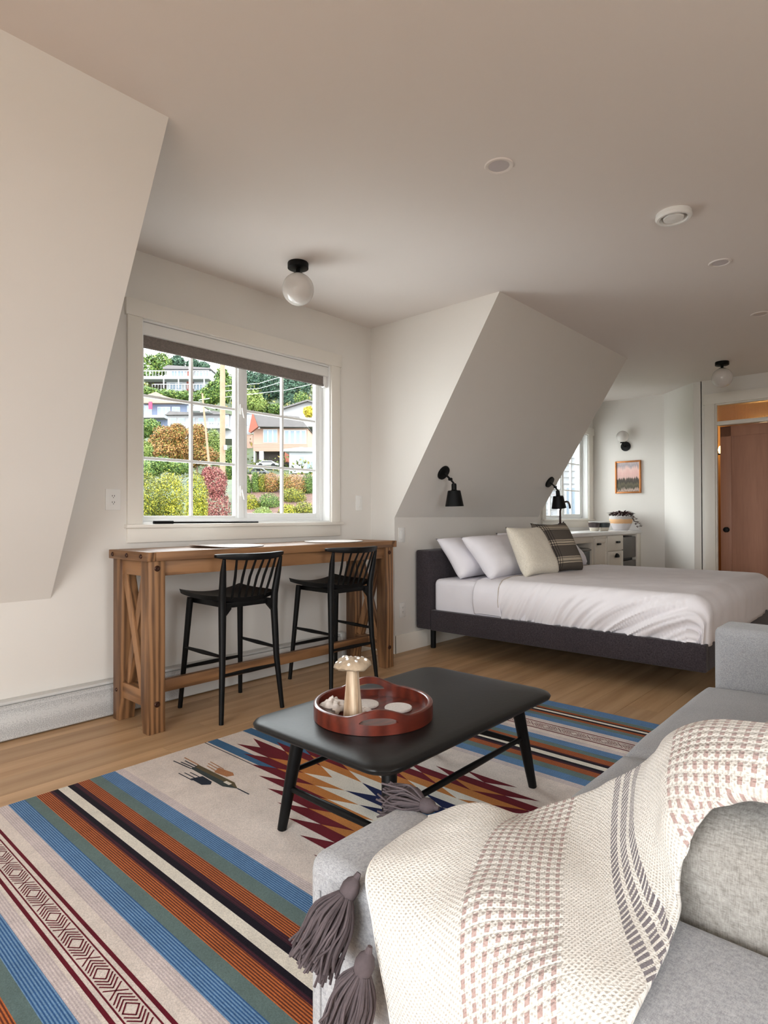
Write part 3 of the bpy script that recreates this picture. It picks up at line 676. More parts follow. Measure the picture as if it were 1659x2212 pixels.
b = MB().lathe([(0, 0), (.05, 0), (.05, .012), (.038, .026), (0, .03)], (7.29, KF - .018, .60), 24, axis=(0, -1, 0)); b.v = [(x, y, max(z, .60)) for x, y, z in b.v]; b.build('cup_pull', M['black'], d2)
c4 = cab_thing('end_panel', 'white end panel closing the kitchen run beside the fridge', 'cabinet', 8.02, 8.15)
MB().box(8.02, XF - .002, KF - .012, WY - .02, 0, .87).box(7.514, 8.02, KF, WY - .02, .862, .87).build('panel', M['cab'], c4, bevel=.002)
fr_ = thing('mini_fridge', 'stainless two-door mini fridge under the worktop', 'fridge', (7.77, 3.0, 0))
MB().box(7.535, 8.005, KF + .05, WY - .1, .01, .84).build('body', plain('fridge_black', (.02, .02, .02), .5), fr_, bevel=.003)
MB().box(7.54, 8.0, KF + .0, KF + .048, .57, .835).build('door', M['grey_metal'], fr_, bevel=.006); MB().box(7.54, 8.0, KF + .0, KF + .048, .03, .535).build('door', M['grey_metal'], fr_, bevel=.006)
# faucet
fx, fy = 6.74, 3.24
fa = thing('kitchen_faucet', 'dark bronze gooseneck faucet at the kitchen sink', 'faucet', (fx, fy, .912)); BZ = plain('oil_rubbed_bronze', S(52, 34, 30), .35, metal=.6)
MB().lathe([(0, 0), (.03, 0), (.03, .008), (.024, .012), (.024, .10), (.016, .11), (0, .11)], (fx, fy, .912), 24).build('base', BZ, fa)
pts = [(fx, fy, 1.0), (fx, fy, 1.16)] + [(fx + .13 - .13 * math.cos(a), fy - .02 * math.sin(a), 1.16 + .115 * math.sin(a)) for a in [math.pi * .9 * k / 14 for k in range(1, 15)]]
MB().tube(pts, .0125, 14).build('spout', BZ, fa); MB().tube([(fx + .02, fy, .985), (fx + .07, fy - .01, 1.03)], .007).build('lever', BZ, fa)
# jars / bowls
for lab, x, y, cup in (('grey and white ribbed cup on the worktop, left of the pair', 7.35, 3.08, S(70, 58, 58)), ('white footed cup with dark band on the worktop, right of the pair', 7.46, 3.0, S(60, 66, 68))):
    g = thing('ceramic_cup', lab, 'cup', (x, y, .912), 'cups by the sink')
    MB().lathe([(0, 0), (.045, 0), (.05, .006), (.062, .045), (.060, .045), (0, .04)], (x, y, .912), 28).build('base', plain('cup_base', S(226, 216, 200), .5), g)
    MB().lathe([(.062, .045), (.070, .075), (.072, .10), (.069, .10), (.05, .05)], (x, y, .912), 28).build('band', plain('cup_band', cup, .4), g)
pl = thing('white_plate', 'white plate lying across the two cups', 'plate', (7.42, 3.04, 1.0135)); MB().lathe([(0, 0), (.09, 0), (.135, .012), (.135, .016), (.09, .006), (0, .006)], (7.42, 3.04, 1.0135), 40).build('dish', M['white'], pl)
# plant pot
px_, py_ = 7.93, 2.965
pp = thing('plant_pot', 'pale clay pot with a tan band holding dark trailing leaves', 'plant', (px_, py_, .912))
t = NT('clay_pot'); t.set(rough=.7); c = t.n('ShaderNodeTexCoord'); s_ = t.n('ShaderNodeSeparateXYZ'); t.l(c.outputs['Object'], s_.inputs[0])
t.col(t.ramp(t.math('DIVIDE', t.math('ADD', s_.outputs[2], t.math('MULTIPLY', t.math('SUBTRACT', t.noise(t.coords((8, 8, 30)), 3), .5), .02)), .2), [(0, S(206, 200, 200)), (.44, S(206, 200, 200)), (.46, S(214, 165, 118)), (.72, S(222, 178, 132)), (.76, S(188, 184, 182)), (1, S(196, 190, 186))]))
MB().lathe([(0, 0), (.088, 0), (.095, .008), (.135, .10), (.146, .15), (.140, .185), (.128, .185), (.132, .15), (.12, .1), (0, .08)], (px_, py_, .912), 40).build('pot', t.m, pp)
b = MB(); rr = random.Random(3)
LM = leaves('dark_leaf', [(0, S(52, 30, 34)), (.5, S(74, 44, 46)), (.8, S(60, 52, 44)), (1, S(190, 170, 165))])
def leaf(b, p, d, l, w, up):
    d = d.normalized(); s = d.cross(up).normalized(); n_ = s.cross(d)
    b.add([p, p + d * l * .45 + s * w + n_ * l * .08, p + d * l, p + d * l * .45 - s * w + n_ * l * .08, p + d * l * .5 - n_ * l * .03], [(0, 1, 4), (1, 2, 4), (2, 3, 4), (3, 0, 4)])
for k in range(260):
    a = rr.uniform(0, 6.283); r0 = math.sqrt(rr.random()) * .135; h = .175 + .06 * rr.random() * (1 - r0 / .25) + .02
    p = Vector((px_ + r0 * math.cos(a), py_ + r0 * math.sin(a), .912 + h)); leaf(b, p, Vector((math.cos(a), math.sin(a), rr.uniform(-.5, .7))), rr.uniform(.03, .055), rr.uniform(.012, .02), Vector((0, 0, 1)))
for k in range(9):
    a = rr.uniform(-2.4, .2)
    for q in range(7):
        r0 = .12 + .018 * q; p = Vector((px_ + r0 * math.cos(a), py_ + r0 * math.sin(a), .912 + .2 - .012 * q - .002 * q * q)); leaf(b, p, Vector((math.cos(a + rr.uniform(-1, 1)), math.sin(a + rr.uniform(-1, 1)), rr.uniform(-.6, .4))), .04, .014, Vector((0, 0, 1)))
b.build('foliage', LM, pp, fixn=False)
# wall sconce
ws = thing('globe_wall_sconce', 'black wall sconce with a white glass globe above the framed painting', 'wall lamp', (XF, 2.975, 1.95))
MB().lathe([(0, 0), (.062, 0), (.064, .006), (.062, .022), (0, .024)], (XF, 2.975, 2.03), 32, axis=(-1, 0, 0)).build('back_plate', M['black'], ws)
MB().tube([(XF - .02, 2.975, 2.03), (XF - .11, 2.975, 2.03), (XF - .12, 2.975, 2.045), (XF - .12, 2.975, 2.07)], .011, 12).lathe([(.0, 2.065), (.03, 2.065), (.03, 2.08), (0, 2.08)], (XF - .12, 2.975, 0), 24).build('arm', M['black'], ws)
MB().lathe([(.078 * math.sin(a), .078 * math.cos(a)) for a in [math.pi * k / 24 for k in range(25)]], (XF - .12, 2.975, 2.15), 36).build('globe', M['opal'], ws)
# framed painting
y0, y1, z0, z1 = 2.775, 3.115, 1.402, 1.835
pt = thing('framed_painting', 'small framed landscape painting of pink clouds over dark trees and water', 'painting', (XF, 2.945, z0))
gold = plain('gilt_frame', S(176, 112, 60), .35, .15, 40, metal=.5); fw = .022
MB().box(XF - .028, XF - .001, y0, y0 + fw, z0, z1).box(XF - .028, XF - .001, y1 - fw, y1, z0, z1).box(XF - .028, XF - .001, y0 + fw, y1 - fw, z1 - fw, z1).box(XF - .028, XF - .001, y0 + fw, y1 - fw, z0, z0 + fw).build('frame', gold, pt, bevel=.004)
t = NT('landscape_canvas'); t.set(rough=.6); c = t.n('ShaderNodeTexCoord'); s_ = t.n('ShaderNodeSeparateXYZ'); t.l(c.outputs['Object'], s_.inputs[0])
nA = t.noise(t.coords((1, 1, 1)), 14, 5, .65); nB = t.noise(t.coords((1, 40, 4)), 1.2, 3)
hh = t.math('ADD', t.math('DIVIDE', s_.outputs[2], .433), t.math('ADD', t.math('MULTIPLY', t.math('SUBTRACT', nA, .5), .16), t.math('MULTIPLY', t.math('SUBTRACT', nB, .5), .30)))
t.col(t.ramp(hh, [(0, S(60, 54, 44)), (.10, S(190, 165, 150)), (.17, S(70, 66, 50)), (.28, S(96, 88, 66)), (.36, S(62, 54, 46)), (.44, S(86, 74, 62)), (.49, S(214, 176, 166)), (.62, S(226, 182, 174)), (.75, S(232, 196, 186)), (.86, S(170, 160, 164)), (1, S(206, 190, 188))]))
MB().box(XF - .016, XF - .002, y0 + fw - .002, y1 - fw + .002, z0 + fw - .002, z1 - fw + .002).build('canvas', t.m, pt)

# ================================================================== RUG
RX, RYN, RYF, RCX, RCY = 1.75, .11, 2.592, 1.725, 1.35
HALF = 1.55; RZ = .010
def rugmat(name, c, c2=None, lines=0):
    t = NT(name); t.set(rough=.95, spec=.1, sheen=.04); v = t.coords(); n1 = t.noise(v, 260, 3); n2 = t.noise(v, 9, 4)
    base = c
    if c2 is not None:
        w = t.n('ShaderNodeTexWave', wave_type='BANDS', bands_direction='X'); w.inputs['Scale'].default_value = lines; w.inputs['Distortion'].default_value = .35; w.inputs['Detail'].default_value = 1; w.inputs['Detail Scale'].default_value = 3
        t.l(v, w.inputs['Vector']); base = t.mix(t.ramp(w.outputs['Fac'], [(.35, (0,) * 3), (.65, (1,) * 3)]), c, c2)
    cc = t.mix(1, base, t.ramp(n2, [(.3, (.90,) * 3), (.7, (1.08,) * 3)]), 'MULTIPLY')
    t.col(t.mix(1, cc, t.ramp(n1, [(.3, (.82,) * 3), (.7, (1.14,) * 3)]), 'MULTIPLY')); t.bump(n1, .5, .002)
    return t.m
LN = 44.0
rug_cols = {'beige': rugmat('rug_beige', S(224, 213, 205)), 'lilac': rugmat('rug_lilac', S(196, 183, 184), S(216, 205, 202), LN), 'blue': rugmat('rug_blue', S(56, 96, 146), S(116, 152, 188), LN),
            'green': rugmat('rug_green', S(100, 120, 118)), 'orange': rugmat('rug_orange', S(192, 108, 58), S(100, 50, 36), LN), 'dark': rugmat('rug_dark', S(22, 15, 28)), 'plum': rugmat('rug_plum', S(74, 34, 44), S(50, 28, 40), LN),
            'white': rugmat('rug_white', S(226, 220, 208)), 'red': rugmat('rug_red', S(100, 18, 36)), 'maroon': rugmat('rug_maroon', S(104, 18, 32)), 'ochre': rugmat('rug_ochre', S(190, 122, 62)), 'navy': rugmat('rug_navy', S(14, 28, 74)),
            'teal': rugmat('rug_teal', S(62, 104, 142)), 'ink': rugmat('rug_ink', S(34, 42, 56)), 'olive': rugmat('rug_olive', S(96, 84, 60)), 'slate': rugmat('rug_slate', S(58, 66, 66)), 'tan': rugmat('rug_tan', S(176, 122, 84))}
keys = list(rug_cols); KI = {k: i for i, k in enumerate(keys)}
rb = MB(); rb.box(RX - HALF, RX + HALF, RYN, RYF, .0005, RZ, KI['beige'])
def flat(poly, key, lvl):
    a = sum(poly[i][0] * poly[(i + 1) % len(poly)][1] - poly[(i + 1) % len(poly)][0] * poly[i][1] for i in range(len(poly)))
    if a < 0: poly = poly[::-1]
    rb.add([(x, y, RZ + .0003 * lvl) for x, y in poly], [tuple(range(len(poly)))], KI[key])
bandlist = [(.564, .60, 'lilac'), (.60, .66, 'blue'), (.66, .707, 'green'), (.707, .752, 'orange'), (.752, .770, 'plum'), (.770, .792, 'dark'), (.792, .828, 'white'), (.828, .845, 'dark'), (.845, .858, 'plum'), (.858, .908, 'orange'), (.908, .948, 'green'),
            (.948, 1.005, 'blue'), (1.005, 1.045, 'lilac'), (1.080, 1.090, 'red'), (1.1005, 1.1045, 'red'), (1.1555, 1.1595, 'red'), (1.170, 1.180, 'red'), (1.19, 1.222, 'lilac'), (1.222, 1.275, 'blue'), (1.275, 1.313, 'green'), (1.313, 1.342, 'orange'), (1.342, 1.363, 'dark'),
            (1.363, 1.385, 'white'), (1.385, 1.40, 'dark'), (1.40, 1.425, 'orange'), (1.425, 1.465, 'green'), (1.465, 1.55, 'blue')]
for s_ in (-1, 1):
    for a, c, k in bandlist:
        flat([(RX + s_ * a, RYN), (RX + s_ * c, RYN), (RX + s_ * c, RYF), (RX + s_ * a, RYF)], k, 1)
    # diamond and chevron band
    xc = RX + s_ * 1.130; yy = 2.081 - .153 * 14; wl = .0036
    def stroke(p, q, w=wl):
        p, q = Vector((*p, 0)), Vector((*q, 0)); d = (q - p).normalized(); n_ = Vector((-d.y, d.x, 0)) * w / 2; e = d * w * .3
        flat([tuple((p - e + n_)[:2]), tuple((q + e + n_)[:2]), tuple((q + e - n_)[:2]), tuple((p - e - n_)[:2])], 'red', 2)
    while yy < RYF - .02:
        if yy > RYN + .08:
            h = .0215; dw = .0205; dh = .026
            P_ = [(xc, yy + dh), (xc + dw, yy), (xc, yy - dh), (xc - dw, yy)]
            P_ = [(xc - .012, yy + dh * .55), (xc + .0, yy + dh * .95), (xc + dw * .9, yy + .0), (xc + .012, yy - dh * .55), (xc, yy - dh * .95), (xc - dw * .9, yy)]
            P_ = [(xc, yy + .024), (xc + .019, yy), (xc, yy - .024), (xc - .019, yy)]
            for i in range(4): stroke(P_[i], P_[(i + 1) % 4])
            for k in range(1, 4):
                o = .0132 * k
                for sg in (1, -1):
                    apex = (xc, yy + sg * (.024 + o)); 
                    for sx in (1, -1): stroke(apex, (xc + sx * .021, yy + sg * (o + .024 - .0245)))
            # the cross between diamonds
            ym = yy + .0765
            for sx in (1, -1): stroke((xc - .021, ym - sx * .018), (xc + .021, ym + sx * .018))
        yy += .153
# medallion of stepped spikes
def spikes(L, key, lvl):
    kx, sy = .048, .124
    top = lambda k: sy * (10 - k) - 2 * sy * L
    ks = [k for k in range(1, 10) if top(k) > .001]
    if not ks: return
    # build quadrant strips column by column so that every polygon is simple
    for sx in (-1, 1):
        for sg in (-1, 1):
            pts = []
            for k in ks:
                yk = top(k)
                # between column k-1 and k: outer tooth edge from (k-1, yk - sy) to tip (k, yk)
                xa, xb = (k - 1) * kx, k * kx
                poly = [(xa, 0), (xb, 0), (xb, max(yk, 0)), (xa, max(yk - sy, 0))]
                flat([(RCX + sx * p, RCY + sg * q) for p, q in poly], key, lvl)
spikes_list = ((0, 'maroon'), (1, 'ochre'), (2, 'white'), (3, 'navy'), (4, 'teal'))
for s_ in (-1, 1):
    for sg in (-1, 1):
        ye = RYF if sg > 0 else RYN
        flat([(RCX + s_ * .074, RCY + sg * .70), (RCX + s_ * .128, RCY + sg * .70), (RCX + s_ * .128, ye), (RCX + s_ * .074, ye)], 'teal', 2)
        flat([(RCX + s_ * .139, RCY + sg * .8), (RCX + s_ * .144, RCY + sg * .8), (RCX + s_ * .144, ye), (RCX + s_ * .139, ye)], 'ink', 2)
for i, (L, k) in enumerate(spikes_list): spikes(L, k, 3 + i)
# comb-and-needle motif (dx from RX, y)
def motif(mx, my):
    f = lambda L: [(RX + mx * x, RCY + my * (y - RCY)) for x, y in L]
    def q(L, k, lv=2): flat(f(L), k, lv)
    def ln(p, r, w, k): 
        p, r = Vector((*p, 0)), Vector((*r, 0)); d = (r - p).normalized(); n_ = Vector((-d.y, d.x, 0)) * w / 2
        q([tuple((p + n_)[:2]), tuple((r + n_)[:2]), tuple((r - n_)[:2]), tuple((p - n_)[:2])], k, 3)
    q([(-.369, 2.375), (-.349, 2.375), (-.346, 2.115), (-.346, 2.058), (-.375, 2.12)], 'slate'); q([(-.349, 2.375), (-.326, 2.385), (-.322, 2.115), (-.346, 2.058), (-.346, 2.115)], 'olive')
    q([(-.352, 2.150), (-.336, 2.150), (-.336, 2.110), (-.352, 2.110)], 'white', 4)
    ln((-.346, 2.06), (-.345, 1.981), .006, 'ink')
    for a in ((-.378, 2.504, -.369), (-.362, 2.468, -.356), (-.343, 2.467, -.342)): ln((a[0], a[1]), (a[2], 2.37), .006, 'ink')
    ln((-.326, 2.501), (-.327, 2.38), .006, 'tan')
    q([(-.322, 2.265), (-.284, 2.290), (-.272, 2.20), (-.285, 2.172), (-.312, 2.185)], 'tan')
    for a in ((-.274, 2.372), (-.290, 2.364), (-.307, 2.345)): ln(a, (a[0] - .004, 2.26), .005, 'tan')
    q([(-.424, 2.282), (-.376, 2.266), (-.380, 2.19), (-.398, 2.170), (-.424, 2.195)], 'ink')
    for a in ((-.429, 2.368), (-.410, 2.353), (-.392, 2.339)): ln(a, (a[0] + .002, 2.26), .005, 'ink')
for mx in (1, -1):
    for my in (1, -1): motif(mx, my)
rug = rb.build('rug', [rug_cols[k] for k in keys], smooth=False, fixn=False); tag(rug, 'large southwestern striped rug with a spiky maroon, ochre and navy medallion', 'rug')

# ================================================================== COFFEE TABLE
cf = thing('coffee_table', 'low black coffee table with a padded rounded top and splayed legs', 'table', (1.73, 1.41, .0))
def rrect(x0, x1, y0, y1, r, n=8, bow=0):
    pts = []
    for cx, cy, a0 in ((x1 - r, y1 - r, 0), (x0 + r, y1 - r, 90), (x0 + r, y0 + r, 180), (x1 - r, y0 + r, 270)):
        for k in range(n + 1):
            a = math.radians(a0 + 90 * k / n); pts.append((cx + r * math.cos(a), cy + r * math.sin(a)))
    return pts
cx0, cx1, cy0, cy1 = 1.205, 2.235, 1.085, 1.735
lv = []
for ins, z in ((.055, .372), (.02, .378), (.004, .388), (.0, .398), (.004, .404), (.018, .409), (.05, .412), (.12, .4145), (.22, .4155), (.30, .416)):
    lv.append([(x, y, z) for x, y in rrect(cx0 + ins, cx1 - ins, cy0 + ins, cy1 - ins, max(.085 - ins * .6, .012))])
b = MB(); b.grid(lv, closed=True); n_ = len(lv[0]); b.f += [tuple(range(n_))[::-1], tuple((len(lv) - 1) * n_ + k for k in range(n_))]; b.mi += [0, 0]
b.build('table_top', M['leather'], cf, angle=60)
legs = {}
for i, (fx_, fy_, tx_, ty_) in enumerate(((1.325, 1.675, 1.365, 1.62), (1.325, 1.175, 1.365, 1.21), (2.205, 1.183, 2.13, 1.215), (2.205, 1.69, 2.13, 1.62))):
    f_, t_ = Vector((fx_, fy_, RZ + .001)), Vector((tx_, ty_, .378)); legs[i] = (f_, t_)
    MB().tube([f_, f_.lerp(t_, .4), t_], [.0165, .021, .025], 18).build('leg', M['blackwood'], cf)
def on(i, z): f_, t_ = legs[i]; return f_.lerp(t_, (z - RZ) / (.378 - RZ))
for a, c, z, r in ((0, 3, .215, .011), (1, 2, .215, .011), (0, 1, .155, .012), (2, 3, .19, .012)): MB().tube([on(a, z), (on(a, z) + on(c, z)) / 2, on(c, z)], [r * .8, r * 1.1, r * .8], 12).build('stretcher', M['blackwood'], cf)

# ------------------------------------------------------------------ tray and the things in it
TC = Vector((1.522, 1.422, .416)); TRr = .205
tr = thing('serving_tray', 'round reddish wooden serving tray with two raised cut-out handles', 'tray', tuple(TC))
MB().lathe([(0, 0), (TRr - .004, 0), (TRr - .004, .010), (0, .010)], TC, 64).build('tray_base', M['traywood'], tr)
ha = [math.radians(228), math.radians(48)]      # handles: towards the camera and away from it
def rim_h(a):
    d = min(abs((a - h + math.pi) % (2 * math.pi) - math.pi) for h in ha); w = math.radians(33)
    return .052 + (.028 * (math.cos(math.pi * min(1, d / w)) * .5 + .5) ** .8 if d < w else 0)
b = MB(); NS = 240
import itertools
def inhole(a, z):
    d = min(abs((a - h + math.pi) % (2 * math.pi) - math.pi) for h in ha); q = d / math.radians(19)
    return q < 1
ri, ro = TRr - .017, TRr
rings = []
for k in range(NS):
    a = 2 * math.pi * k / NS; top_ = rim_h(a); d = min(abs((a - h + math.pi) % (2 * math.pi) - math.pi) for h in ha); q = d / math.radians(17.5)
    if q < 1: lo, hi = .036 - .004 * (1 - q * q), .036 + .019 * math.sqrt(1 - q * q)
    else: lo = hi = .036
    rings.append((a, lo, min(hi, top_ - .014) if q < 1 else hi, top_))
def pt_(a, r, z): return (TC.x + r * math.cos(a), TC.y + r * math.sin(a), TC.z + z)
vs = []
for a, lo, hi, tp_ in rings:
    vs += [pt_(a, ro, 0), pt_(a, ro, lo), pt_(a, ro, hi), pt_(a, ro, tp_ - .003), pt_(a, ro - .004, tp_), pt_(a, ri + .004, tp_), pt_(a, ri, tp_ - .003), pt_(a, ri, hi), pt_(a, ri, lo), pt_(a, ri, 0)]
fs = []
for k in range(NS):
    a0, a1 = k * 10, ((k + 1) % NS) * 10; hole = rings[k][2] - rings[k][1] > 1e-5 or rings[(k + 1) % NS][2] - rings[(k + 1) % NS][1] > 1e-5
    for j in range(9):
        if j in (1, 7):
            if hole: continue
            continue
        fs.append((a0 + j, a1 + j, a1 + j + 1, a0 + j + 1))
    fs.append((a0 + 9, a1 + 9, a1, a0))
    if hole: fs += [(a0 + 1, a1 + 1, a1 + 8, a0 + 8), (a0 + 2, a0 + 7, a1 + 7, a1 + 2)]
b.add(vs, fs)
b.build('rim', M['traywood'], tr, angle=40)
# mushroom
mp = Vector((1.415, 1.415, TC.z + .0105))
ms = thing('wooden_mushroom', 'carved pale wooden mushroom with white-spotted cap standing in the tray', 'ornament', tuple(mp))
MW = wood('carved_wood', S(150, 118, 86), S(224, 202, 174), 'z', .75, 2.0, .5); MC = plain('cap_wood', S(170, 150, 126), .8, .22, 40, .8, 90)
prof = [(0, 0), (.031, 0), (.032, .01), (.029, .05), (.025, .10), (.021, .15), (.018, .185), (0, .185)]
b = MB().lathe(prof, mp, 11); b.v = [(x + .0035 * fbm(x * 60, y * 60, z * 8), y + .0025 * fbm(y * 60, x * 60, z * 8), z) for x, y, z in b.v]; b.build('stem', MW, ms, angle=25)
capn = 40; prof = [(0, .178), (.016, .177), (.042, .172), (.056, .174), (.061, .180), (.057, .190), (.045, .200), (.030, .208), (.014, .212), (0, .213)]
b = MB().lathe(prof, mp, capn); b.v = [(x + .006 * fbm(x * 26, y * 26, 1), y + .006 * fbm(y * 26, x * 26, 5), z + .010 * fbm(x * 20, y * 20, z * 8)) for x, y, z in b.v]; cap = b.build('cap', MC, ms, angle=60)
rr = random.Random(5)
for k in range(15):
    a = k * 2.4; r0 = .008 + .047 * ((k + .5) / 15) ** .6
    hit, hp, hn, _ = cap.ray_cast(Vector((r0 * math.cos(a), r0 * math.sin(a), .4)), Vector((0, 0, -1)))
    if not hit: continue
    MB().lathe([(0, .003), (.0045, .0022), (.0062, -.001)], mp + hp, 12, axis=tuple(hn)).build('spot', M['white'], cap)
# coasters
CM = plain('stone_coaster', S(206, 198, 192), .8, .08, 120, .8, 130, bdist=.002)
for lab, x, y, s_ in (('round textured white coaster on the right of the tray', 1.600, 1.375, 1.0), ('round textured white coaster behind the mushroom stem', 1.553, 1.490, 1.0)):
    o = MB().lathe([(0, 0), (.046, 0), (.048, .002), (.048, .007), (.046, .009), (0, .009)], (x, y, TC.z + .0105), 44).build('coaster', CM); tag(o, lab, 'coaster', 'coasters in the tray')
# pieces of coral / shell
SHM = plain('bleached_shell', S(222, 212, 204), .7, .08, 40, .3, 90)
def shell(label, c, rx, ry, rz, seed):
    b = MB(); n = 28; G = []
    for i in range(n // 2 + 1):
        th = math.pi * i / (n // 2); rw = []
        for j in range(n):
            ph = 2 * math.pi * j / n; d = Vector((math.sin(th) * math.cos(ph), math.sin(th) * math.sin(ph), math.cos(th)))
            k = 1 + .38 * fbm(d.x * 2.2 + seed, d.y * 2.2, d.z * 2.2) + .12 * math.sin(ph * 6 + seed)
            rw.append((c[0] + d.x * rx * k, c[1] + d.y * ry * k, max(TC.z + .0108, c[2] + rz * .7 + d.z * rz * k)))
        G.append(rw)
    b.grid(G, closed=True); o = b.build('shell_piece', SHM, angle=60); tag(o, label, 'shell', 'shell pieces in the tray'); return o
shell('large ruffled white shell piece left of the mushroom stem', (1.432, 1.525, TC.z + .01), .040, .042, .026, 1.1)
shell('small flat white shell piece right of the mushroom stem', (1.487, 1.432, TC.z + .01), .026, .018, .011, 6.3)

# ================================================================== SOFA
SX0, SX1, SYF, SYR = .525, 2.83, .615, -.42
so = thing('sofa', 'light grey upholstered sofa with square padded arms facing the window', 'sofa', (1.68, .1, 0))
SF = M['sofa']
AZ = .657
MB().box(SX0, SX0 + .20, SYR + .05, SYF, .06, AZ).build('arm', SF, so, bevel=.024, seg=4)
MB().box(SX1 - .20, SX1, SYR + .05, SYF + .01, .06, AZ + .008).build('arm', SF, so, bevel=.03, seg=4)
MB().box(SX0 + .19, SX1 - .19, SYR + .05, SYF - .02, .06, .29).build('base', SF, so, bevel=.012)
MB().box(SX0 + .19, SX1 - .19, SYR, SYR + .24, .06, .80).build('back', SF, so, bevel=.04, seg=4)
for lx in (SX0 + .06, SX1 - .06):
    for ly in (SYR + .1, SYF - .06): MB().lathe([(0, 0), (.02, 0), (.026, .065), (0, .065)], (lx, ly, .001 if ly < 0 else RZ + .001), 16).build('foot', M['black'], so)
def cushion_box(x0, x1, y0, y1, z0, z1, crown, name, mat, par, seed):
    n = 24; b = MB(); Gt = []; 
    def edge(u): return 1 - abs(u) ** 8
    for sgn in (1, -1):
        G = []
        for i in range(n + 1):
            r = []
            for j in range(n + 1):
                u, v = i / n * 2 - 1, j / n * 2 - 1
                U = math.copysign(abs(u) ** .7, u); V = math.copysign(abs(v) ** .7, v)
                m_ = max(abs(U), abs(V)); rad_ = .035; xx = (x0 + x1) / 2 + U * (x1 - x0) / 2; yy = (y0 + y1) / 2 + V * (y1 - y0) / 2
                dx = min(xx - x0, x1 - xx); dy = min(yy - y0, y1 - yy); d = min(dx, dy); rz = 0
                if d < rad_: rz = rad_ - math.sqrt(max(0, rad_ ** 2 - (rad_ - d) ** 2))
                zc = (z1 - rz + crown * (1 - U ** 4) * (1 - V ** 4) + .003 * fbm(xx * 5, yy * 5, seed)) if sgn > 0 else z0 + rz
                r.append((xx, yy, zc))
            G.append(r)
        b.grid(G)
        Gt.append(G)
    # side walls
    A, B = Gt; ring = [(i, 0) for i in range(n)] + [(n, j) for j in range(n)] + [(i, n) for i in range(n, 0, -1)] + [(0, j) for j in range(n, 0, -1)]
    off = (n + 1) ** 2
    b.f += [((ring[k][0] * (n + 1) + ring[k][1]), (ring[(k + 1) % len(ring)][0] * (n + 1) + ring[(k + 1) % len(ring)][1]), off + (ring[(k + 1) % len(ring)][0] * (n + 1) + ring[(k + 1) % len(ring)][1]), off + (ring[k][0] * (n + 1) + ring[k][1])) for k in range(len(ring))]
    b.mi = [0] * len(b.f)
    return b.build(name, mat, par, angle=50)
XS = 1.745
cushion_box(SX0 + .20, XS - .001, SYR + .2, SYF + .045, .285, .425, .018, 'seat_cushion', SF, so, 1)
cushion_box(XS + .001, SX1 - .20, SYR + .2, SYF + .045, .285, .43, .030, 'seat_cushion', SF, so, 2)
MB().tube([(SX0 - .001, SYF - .03, .12), (SX0 - .001, SYF - .03, AZ - .04)], .002, 6).tube([(SX0 + .002, SYR + .08, AZ - .022), (SX0 + .002, SYF - .02, AZ - .022)], .0025, 6).build('seam', SF, so)

for k_, (xa_, xb_) in enumerate(((.727, 1.70), (1.71, 2.62))):
    bc = cushion_box(xa_, xb_, -.19, .208, .44, .770, .002, 'back_cushion', M['sofapillow'], so, 5 + k_)
# ------------------------------------------------------------------ throw blanket
CP = [  # columns from the tasselled edge; rows from the far side to the side near the camera
    [(.70, .535, .660), (.60, .525, .667), (.533, .506, .664), (.510, .47, .630), (.506, .44, .543), (.506, .42, .38)],
    [(.725, .475, .685), (.65, .465, .680), (.57, .445, .672), (.512, .41, .640), (.506, .385, .54), (.506, .36, .38)],
    [(.777, .43, .660), (.70, .42, .670), (.62, .39, .672), (.54, .355, .665), (.508, .33, .59), (.506, .31, .42)],
    [(.817, .393, .680), (.74, .375, .670), (.66, .345, .670), (.58, .305, .668), (.514, .275, .63), (.506, .26, .46)],
    [(.855, .347, .704), (.77, .325, .684), (.69, .295, .672), (.61, .26, .669), (.548, .224, .664), (.516, .196, .645)],
    [(.863, .307, .735), (.79, .285, .712), (.727, .265, .692), (.675, .235, .673), (.645, .212, .669), (.618, .193, .666)],
    [(.865, .272, .772), (.81, .262, .762), (.76, .246, .738), (.724, .226, .712), (.704, .208, .696), (.69, .196, .682)],
    [(.828, .228, .822), (.785, .222, .824), (.738, .212, .806), (.714, .203, .778), (.709, .198, .758), (.708, .194, .742)],
    [(.812, .158, .846), (.77, .155, .849), (.728, .152, .838), (.712, .150, .820), (.711, .150, .814), (.713, .150, .811)],
    [(.815, .085, .850), (.77, .085, .853), (.729, .085, .841), (.712, .085, .823), (.711, .085, .817), (.713, .085, .814)],
    [(.82, .0, .850), (.77, .0, .853), (.730, .0, .841), (.712, .0, .823), (.711, .0, .817), (.713, .0, .814)],
]
def catmull(P, t):
    n = len(P) - 1; i = min(int(t), n - 1); f = t - i; g = lambda k: Vector(P[max(0, min(n, k))])
    a, b_, c, d = g(i - 1) if i > 0 else g(0) * 2 - g(1), g(i), g(i + 1), g(i + 2) if i + 2 <= n else g(n) * 2 - g(n - 1)
    return .5 * ((2 * b_) + (c - a) * f + (2 * a - 5 * b_ + 4 * c - d) * f * f + (3 * b_ - a - 3 * c + d) * f ** 3)
NU, NV = 150, 110
grid = []
for j in range(NV + 1):
    v = -1.0 + (len(CP[0]) - 1 + 1.0) * j / NV            # v<0: far flap falling behind the visible ridge
    cols = []
    for c in CP:
        if v >= 0: cols.append(catmull(c, v))
        else:
            p0 = Vector(c[0]); cols.append(p0 + (Vector((.05, .02, -.10)) if p0.y < .40 else Vector((.015, .035, -.03))) * (-v))
    grid.append([catmull(cols, (len(CP) - 1) * i / NU) for i in range(NU + 1)])
A = np.array([[tuple(p) for p in r] for r in grid]); 
